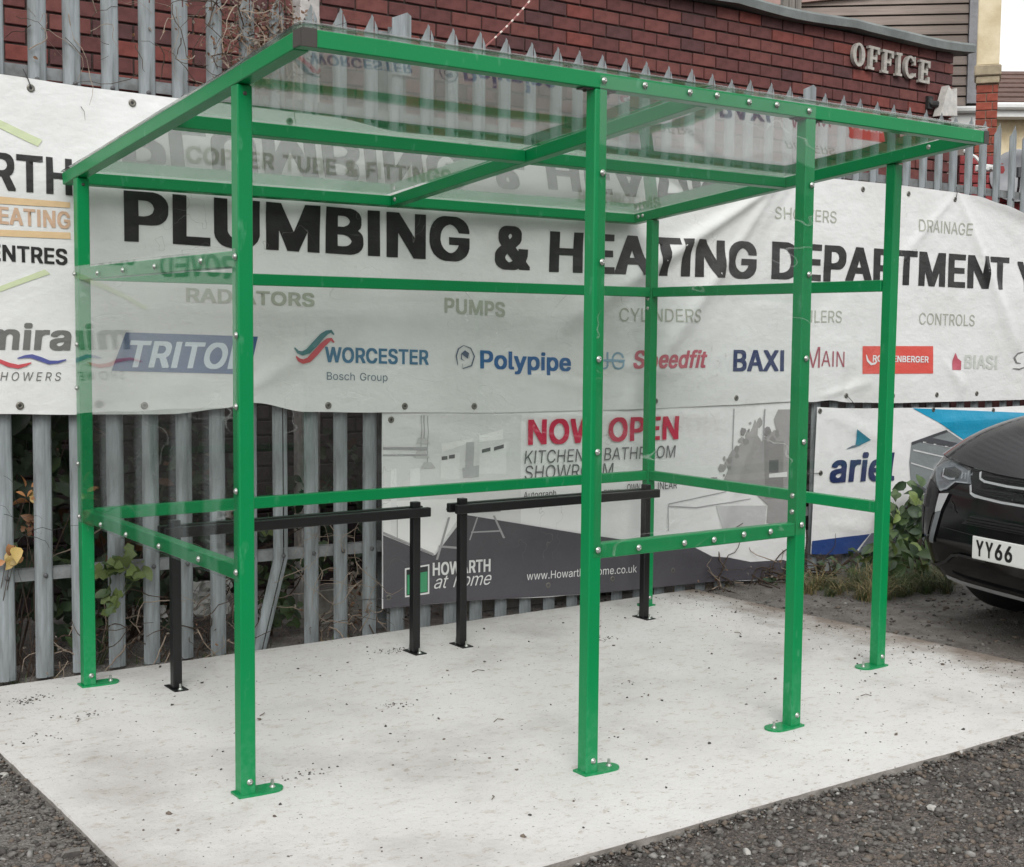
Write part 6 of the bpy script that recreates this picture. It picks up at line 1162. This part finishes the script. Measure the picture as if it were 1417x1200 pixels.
# red tax sticker reflection stays out; a faint bonnet crease
# ------------------------------------------------------------------ plants
def leafm(name, c, var=.35, rough=.5): return mat(name, c, rough, var=var, vscale=30, objvar=.25, spec=.4)
LM = dict(dark=leafm('leaf_dark_green', (.035, .060, .030)), mid=leafm('leaf_mid_green', (.060, .100, .035)), light=leafm('leaf_light_green', (.14, .19, .055)), yellow=leafm('leaf_yellow', (.42, .30, .10)),
          orange=leafm('leaf_orange', (.42, .20, .08)), red=leafm('leaf_crimson', (.20, .035, .045)), brown=leafm('leaf_brown', (.14, .07, .035)), grey=leafm('leaf_grey_dry', (.20, .17, .14)))
M_TWIG = mat('pale_dry_stem', (.34, .27, .21), .8, var=.4, vscale=20); M_STEM = mat('brown_stem', (.075, .050, .035), .85, var=.4, vscale=20); M_STEMG = mat('green_stem', (.07, .085, .035), .7)
def leaf_geo(L=1.0, Wd=.55, fold=.25, curl=.25, lobes=False):
    pts = []; n = 5; prof = [.0, .75, 1.0, .72, 0.0] if not lobes else [.0, 1.0, .55, .8, 0.0]
    mid = [(0, L*i/(n-1), -curl*L*(i/(n-1))**2) for i in range(n)]
    l = [(-Wd/2*L*prof[i], L*i/(n-1) - (.06*L if lobes and i == 1 else 0), mid[i][2]+fold*Wd/2*L*prof[i]) for i in range(n)]; r = [(-p[0], p[1], p[2]) for p in l]
    vs = mid + l[1:-1] + r[1:-1]; m = len(mid); li = [0]+[m+i for i in range(n-2)]+[n-1]; ri = [0]+[m+n-2+i for i in range(n-2)]+[n-1]; fs = []
    for i in range(n-1):
        a, b = i, i+1
        for side, flip in ((li, 1), (ri, 0)):
            f = [a, b, side[b], side[a]]; f = list(dict.fromkeys(f)); fs.append(tuple(f if flip else f[::-1]))
    return vs, fs
LG = [leaf_geo(), leaf_geo(Wd=.7, fold=.4, curl=.5), leaf_geo(Wd=.8, lobes=True, fold=.2, curl=.35), leaf_geo(Wd=.22, curl=.6)]
_lme = {}
def leaf_mesh(gi, key):
    if (gi, key) not in _lme:
        q = MB(); q.add(*LG[gi]); _lme[(gi, key)] = q.mesh('leaf', LM[key], True)
    return _lme[(gi, key)]
def rmat(sz, face=None, spread=1.0):
    """random leaf pose; face: preferred direction of the upper side"""
    n = Vector((RNG.normal(0, spread), RNG.normal(0, spread), RNG.normal(0, spread)))
    if face is not None: n += Vector(face)*1.6
    n.normalize(); d = Vector((RNG.normal(0, 1), RNG.normal(0, .6), RNG.normal(-.35, .8))); d = (d - n*d.dot(n)).normalized(); x = d.cross(n)
    return Matrix((x, d, n)).transposed().to_4x4() @ Matrix.Scale(sz, 4)
def plant(name, label, cat, base, blobs, mix, size, gi=(0, 1), parts=30, stems=8, stem_mat=None, face=(0, -1, .6), group=None, stem_r=.004):
    """blobs: (x, y, z, rx, ry, rz, count) in world coordinates; base is the root"""
    t = empty(name, label, cat, group, loc=base); B = Vector(base); keys = list(mix); w_ = np.array([mix[k] for k in keys]); w_ = w_/w_.sum(); L = []
    for (x, y, z, rx, ry, rz, n) in blobs:
        for _ in range(n):
            while True:
                p = RNG.uniform(-1, 1, 3)
                if (p**2).sum() < 1: break
            L.append((Vector((x+p[0]*rx, y+p[1]*ry, z+p[2]*rz)), float(size*RNG.uniform(.6, 1.25)), keys[RNG.choice(len(keys), p=w_)], gi[RNG.integers(len(gi))]))
    L.sort(key=lambda a: a[0].y); J = {}
    for i, (p, s, k, g_) in enumerate(L):
        M = Matrix.Translation(p-B) @ rmat(s, face)
        if i < parts: o = link('leaf', leaf_mesh(g_, k), t); o.matrix_local = M
        else:
            v, f = LG[g_]; J.setdefault('all', MB()).add([M @ Vector(a) for a in v], f, keys.index(k))
    if 'all' in J: tag(J['all'].build('foliage', [LM[k] for k in keys], t, smooth=True), kind='stuff')
    q = MB(); idx = RNG.choice(len(L), min(len(L), stems), replace=False)
    for i in idx:
        e = L[i][0]-B; m = e*.5 + Vector((RNG.normal(0, .04), RNG.normal(0, .03), .06)); q.tube([(RNG.normal(0, .03), 0, 0), m*.55+Vector((0, 0, .02)), m, e], [stem_r*1.5, stem_r*1.2, stem_r, stem_r*.5], 5)
    q.build('stems', stem_mat or M_STEM, t); return t
plant('shrub', 'dark green shrub behind the fence at the left edge of the picture', 'shrub', (-.15, .62, -.03), [(-.20, .55, .95, .28, .16, .22, 70), (-.1, .6, .55, .35, .18, .3, 90), (-.75, .6, .8, .4, .2, .5, 90), (-.1, .9, 1.0, .5, .2, .5, 160)], dict(dark=5, mid=1.5), .095, parts=40, stems=14)
plant('autumn_creeper', 'creeper with yellow and crimson autumn leaves at the left end of the fence', 'creeper', (-.24, .36, -.03), [(-.135, .31, .77, .035, .03, .07, 9), (-.235, .24, .53, .035, .02, .06, 9)], dict(yellow=4, orange=2), .062, parts=18, stems=5, gi=(0, 1), stem_r=.002)
plant('red_creeper', 'crimson leaved creeper hanging between the first two pales', 'creeper', (-.10, .38, -.03), [(-.12, .32, .645, .05, .03, .055, 26)], dict(red=5, brown=2), .042, parts=22, stems=4, gi=(1, 2), stem_r=.002)
plant('sycamore_seedling', 'light green leafy sprig poking through the fence left of the first perch leg', 'sapling', (.20, .40, -.03), [(.22, .215, .43, .11, .025, .06, 26), (.17, .215, .31, .045, .02, .05, 9)], dict(light=4, mid=2), .072, gi=(2, 2, 0), parts=35, stems=6, stem_mat=M_STEMG, stem_r=.0025)
plant('ivy', 'dark ivy growing behind the fence between the left shelter posts', 'ivy', (.45, .75, -.03), [(.35, .62, .28, .4, .2, .22, 120), (.05, .5, .2, .25, .15, .2, 60), (.75, .7, .55, .25, .15, .5, 80), (.6, 1.0, .6, .6, .25, .55, 420), (1.7, 1.0, .5, .5, .2, .5, 200)], dict(dark=6, mid=1, brown=.6), .07, parts=45, stems=18, gi=(0, 1, 2))
plant('bramble', 'green bramble leaves behind the bent fence pale', 'bramble', (1.05, .55, -.03), [(1.03, .42, .30, .09, .07, .09, 26), (1.05, .45, .12, .22, .1, .09, 34), (1.3, .55, .30, .12, .1, .10, 26), (.98, .45, .52, .05, .04, .07, 10)], dict(mid=4, dark=3, light=.6), .068, parts=40, stems=10, gi=(0, 2))
plant('dead_bindweed', 'grey withered weed mass behind the fence beside the kitchen banner', 'weed', (1.40, .42, -.03), [(1.42, .38, .28, .10, .05, .14, 70), (1.42, .36, .08, .12, .05, .07, 30)], dict(grey=4, brown=1.5), .032, parts=10, stems=26, gi=(1, 3), stem_mat=M_TWIG, stem_r=.0016)
plant('laurel_bush', 'broad leaved green bush between the pipe banner and the dark car', 'bush', (5.20, -.12, -.04), [(5.25, .0, .30, .24, .10, .26, 95), (5.05, -.05, .12, .30, .12, .16, 70), (4.85, -.28, .1, .20, .12, .13, 40), (5.45, -.1, .2, .2, .15, .25, 60)], dict(mid=4, dark=2.5, light=1.6), .092, parts=70, stems=16, face=(-.3, -1, .7))
plant('dock_weed', 'low dark weeds at the foot of the fence below the pipe banner', 'weed', (4.62, .10, -.04), [(4.75, .06, .07, .35, .08, .08, 70), (4.3, .14, .0, .2, .05, .05, 20)], dict(dark=3, mid=2, brown=1), .055, parts=25, stems=10)
# dead creeper over the top of the fence
def vine(name, label, pts, n, mats, seed, leaves, rad=.0035):
    rg = np.random.default_rng(seed); t = empty(name, label, 'creeper', loc=pts[0]); B = Vector(pts[0]); q = MB()
    for _ in range(n):
        a = pts[rg.integers(len(pts))]; p = Vector(a) + Vector((rg.normal(0, .06), rg.normal(0, .03), rg.normal(0, .06))); d = Vector((rg.normal(0, .6), rg.normal(0, .25), rg.normal(-.1, .7))).normalized(); P = [p-B]; L_ = rg.uniform(.12, .45); m = 9
        for k in range(m):
            d = (d + Vector((rg.normal(0, .35), rg.normal(0, .18), rg.normal(-.05, .35)))).normalized(); p = p + d*L_/m; p.y = min(.42, max(.18, p.y)); P.append(p-B)
        r = rad*rg.uniform(.4, 1.2); q.tube(P, [r*(1-.6*i/m) for i in range(m+1)], 4, mi=int(rg.integers(len(mats))), cap=False)
    q.build('stems', mats, t)
    if leaves:
        q = MB()
        for _ in range(leaves[0]):
            a = pts[rg.integers(len(pts))]; p = Vector(a) + Vector((rg.normal(0, leaves[2]), rg.normal(0, .03), rg.normal(0, leaves[2])))-B; v, f = LG[int(rg.integers(0, 2))]; M = Matrix.Translation(p) @ rmat(rg.uniform(.010, .024), (0, -1, .2)); q.add([M @ Vector(x) for x in v], f, int(rg.integers(2)))
        tag(q.build('dead_leaves', [LM['brown'], LM['grey']], t, smooth=True), kind='stuff')
    return t
vine('dead_creeper', 'tangle of dry brown creeper over the fence tops left of the shelter roof', [(.80, .24, 2.72), (.85, .26, 2.85), (.92, .26, 2.76), (.98, .25, 2.88), (1.02, .27, 2.72), (.9, .25, 2.64), (.72, .25, 2.80), (1.06, .26, 2.84)], 120, [M_TWIG, M_STEM, M_TWIG], 3, (820, 0, .085))
vine('bare_vine', 'bare straw coloured vine stems looping across the upper left pales', [(.15, .235, 2.75), (.45, .235, 2.7), (.6, .235, 2.8), (.3, .235, 2.62), (.66, .235, 2.6), (-.1, .235, 2.7), (.45, .235, 2.9), (.62, .24, 2.95)], 42, [M_TWIG, M_STEM], 5, (16, 0, .1), .0026)
vine('dry_stems', 'pale dry stems caught on the lower fence rail beside the kitchen banner', [(1.15, .22, .45), (1.3, .22, .42), (1.22, .22, .36), (1.35, .22, .30), (1.42, .3, .2)], 26, [M_TWIG], 8, None, .0022)
vine('fallen_twigs', 'dry sticks and stems littering the ground along the fence foot', [(.0, .30, .05), (.3, .32, .05), (.6, .32, .08), (.8, .3, .05), (1.2, .3, .05), (1.4, .3, .06), (.5, .3, .12), (.2, .5, .2), (.8, .5, .25), (-.2, .4, .1), (.35, .45, .5)], 170, [M_TWIG, M_STEM, M_STEM], 9, (120, 0, .09), .0038)
vine('thin_wires', 'loose dark wire loops around the first fence pale', [(-.28, .236, .70), (-.27, .236, .58), (-.25, .236, .50)], 12, [M_TIE], 12, None, .0018)
vine('root_sticks', 'dead branches on the bare soil beyond the back corner of the slab', [(3.85, .10, .0), (4.1, .06, .02), (4.3, .04, .04), (3.7, .18, .02), (4.45, .0, .02)], 60, [M_STEM, M_TWIG, M_STEM], 14, (90, 0, .1), .0042)
# white torn plastic behind the fence
def crumple(name, label, loc, sx, sz, seed):
    n = 10; vs = []
    for i in range(n+1):
        for j in range(n+1):
            u, v = i/n-.5, j/n-.5; k = Vector((u*4+seed, v*4, seed)); vs.append((u*sx*(1+.3*noise.noise(k)), .05*noise.noise(k*1.7)+.02*noise.noise(k*5), v*sz*(1+.3*noise.noise(k+Vector((9, 2, 1))))))
    fs = [(i*(n+1)+j, (i+1)*(n+1)+j, (i+1)*(n+1)+j+1, i*(n+1)+j+1) for i in range(n) for j in range(n)]; q = MB(); q.add(vs, fs); o = q.build(name, mat('torn_white_plastic_%d' % seed, (.62, .62, .60), .5, var=.3, vscale=14), loc=loc); return tag(o, label, 'litter')
crumple('plastic_sheet', 'torn white plastic litter behind the fence right of the first perch leg', (.72, .50, .20), .24, .17, 3)
crumple('plastic_bag', 'crumpled white bag behind the fence left of the first perch leg', (.48, .50, .14), .09, .10, 5)
crumple('plastic_scrap', 'white plastic scrap behind the fence beside the front green post', (.93, .50, .08), .14, .16, 8)
# grass clump and strands
def grass(name, label, areas, tufts, n, mats, hgt):
    """tufts of arching blades"""
    q = MB()
    for (x, y, rx, ry) in areas:
        for _ in range(tufts):
            a = RNG.uniform(0, 6.28); r = RNG.uniform(0, 1)**.5; tx, ty = x+rx*r*math.cos(a), y+ry*r*math.sin(a); th = hgt*RNG.uniform(.35, 1.1); mi0 = RNG.choice(3, p=[.4, .25, .35])
            for _ in range(int(n*RNG.uniform(.5, 1.3))):
                px_, py_ = tx+RNG.normal(0, .018), ty+RNG.normal(0, .018); h = th*RNG.uniform(.3, 1.1); b_ = RNG.uniform(0, 6.28); l = h*RNG.uniform(.3, 1.5); wd = RNG.uniform(.0012, .0028); z = gheight(px_, py_)-.005
                dr = RNG.uniform(.45, .95); dx, dy = math.cos(b_), math.sin(b_); P = [Vector((px_+dx*l*t*t, py_+dy*l*t*t, z+h*(t-dr*.75*t**2.6))) for t in (0, .3, .6, .82, 1)]; c = Vector((-dy, dx, 0)); vs = []
                for i, p in enumerate(P): ww = wd*(1-i/4.2); vs += [p-c*ww, p+c*ww]
                q.add(vs, [(2*k, 2*k+1, 2*k+3, 2*k+2) for k in range(4)], int(mi0 if RNG.random() < .6 else RNG.integers(3)))
    return tag(q.build(name, mats), label, 'grass', kind='stuff')
M_G1 = mat('grass_green', (.07, .11, .03), .6, var=.3, vscale=20); M_G2 = mat('grass_dark', (.04, .06, .02), .6); M_G3 = mat('grass_straw', (.26, .20, .09), .7, var=.3, vscale=20)
grass('grass', 'rough green and straw coloured grass tuft at the fence foot left of the dark car', [(4.5, -.22, .30, .17), (4.25, -.16, .24, .13), (4.72, -.45, .26, .17), (4.95, -.30, .22, .16), (4.35, -.45, .16, .10)], 13, 75, [M_G1, M_G2, M_G3], .25)
grass('grass', 'thin weeds and straw along the fence foot behind the concrete', [(.2, .30, .6, .06), (1.1, .30, .5, .06), (3.6, .25, .4, .05)], 12, 9, [M_G1, M_G2, M_G3], .09)
print('objects', len(bpy.data.objects), 'tris', sum(len(p.vertices)-2 for m in bpy.data.meshes for p in m.polygons))
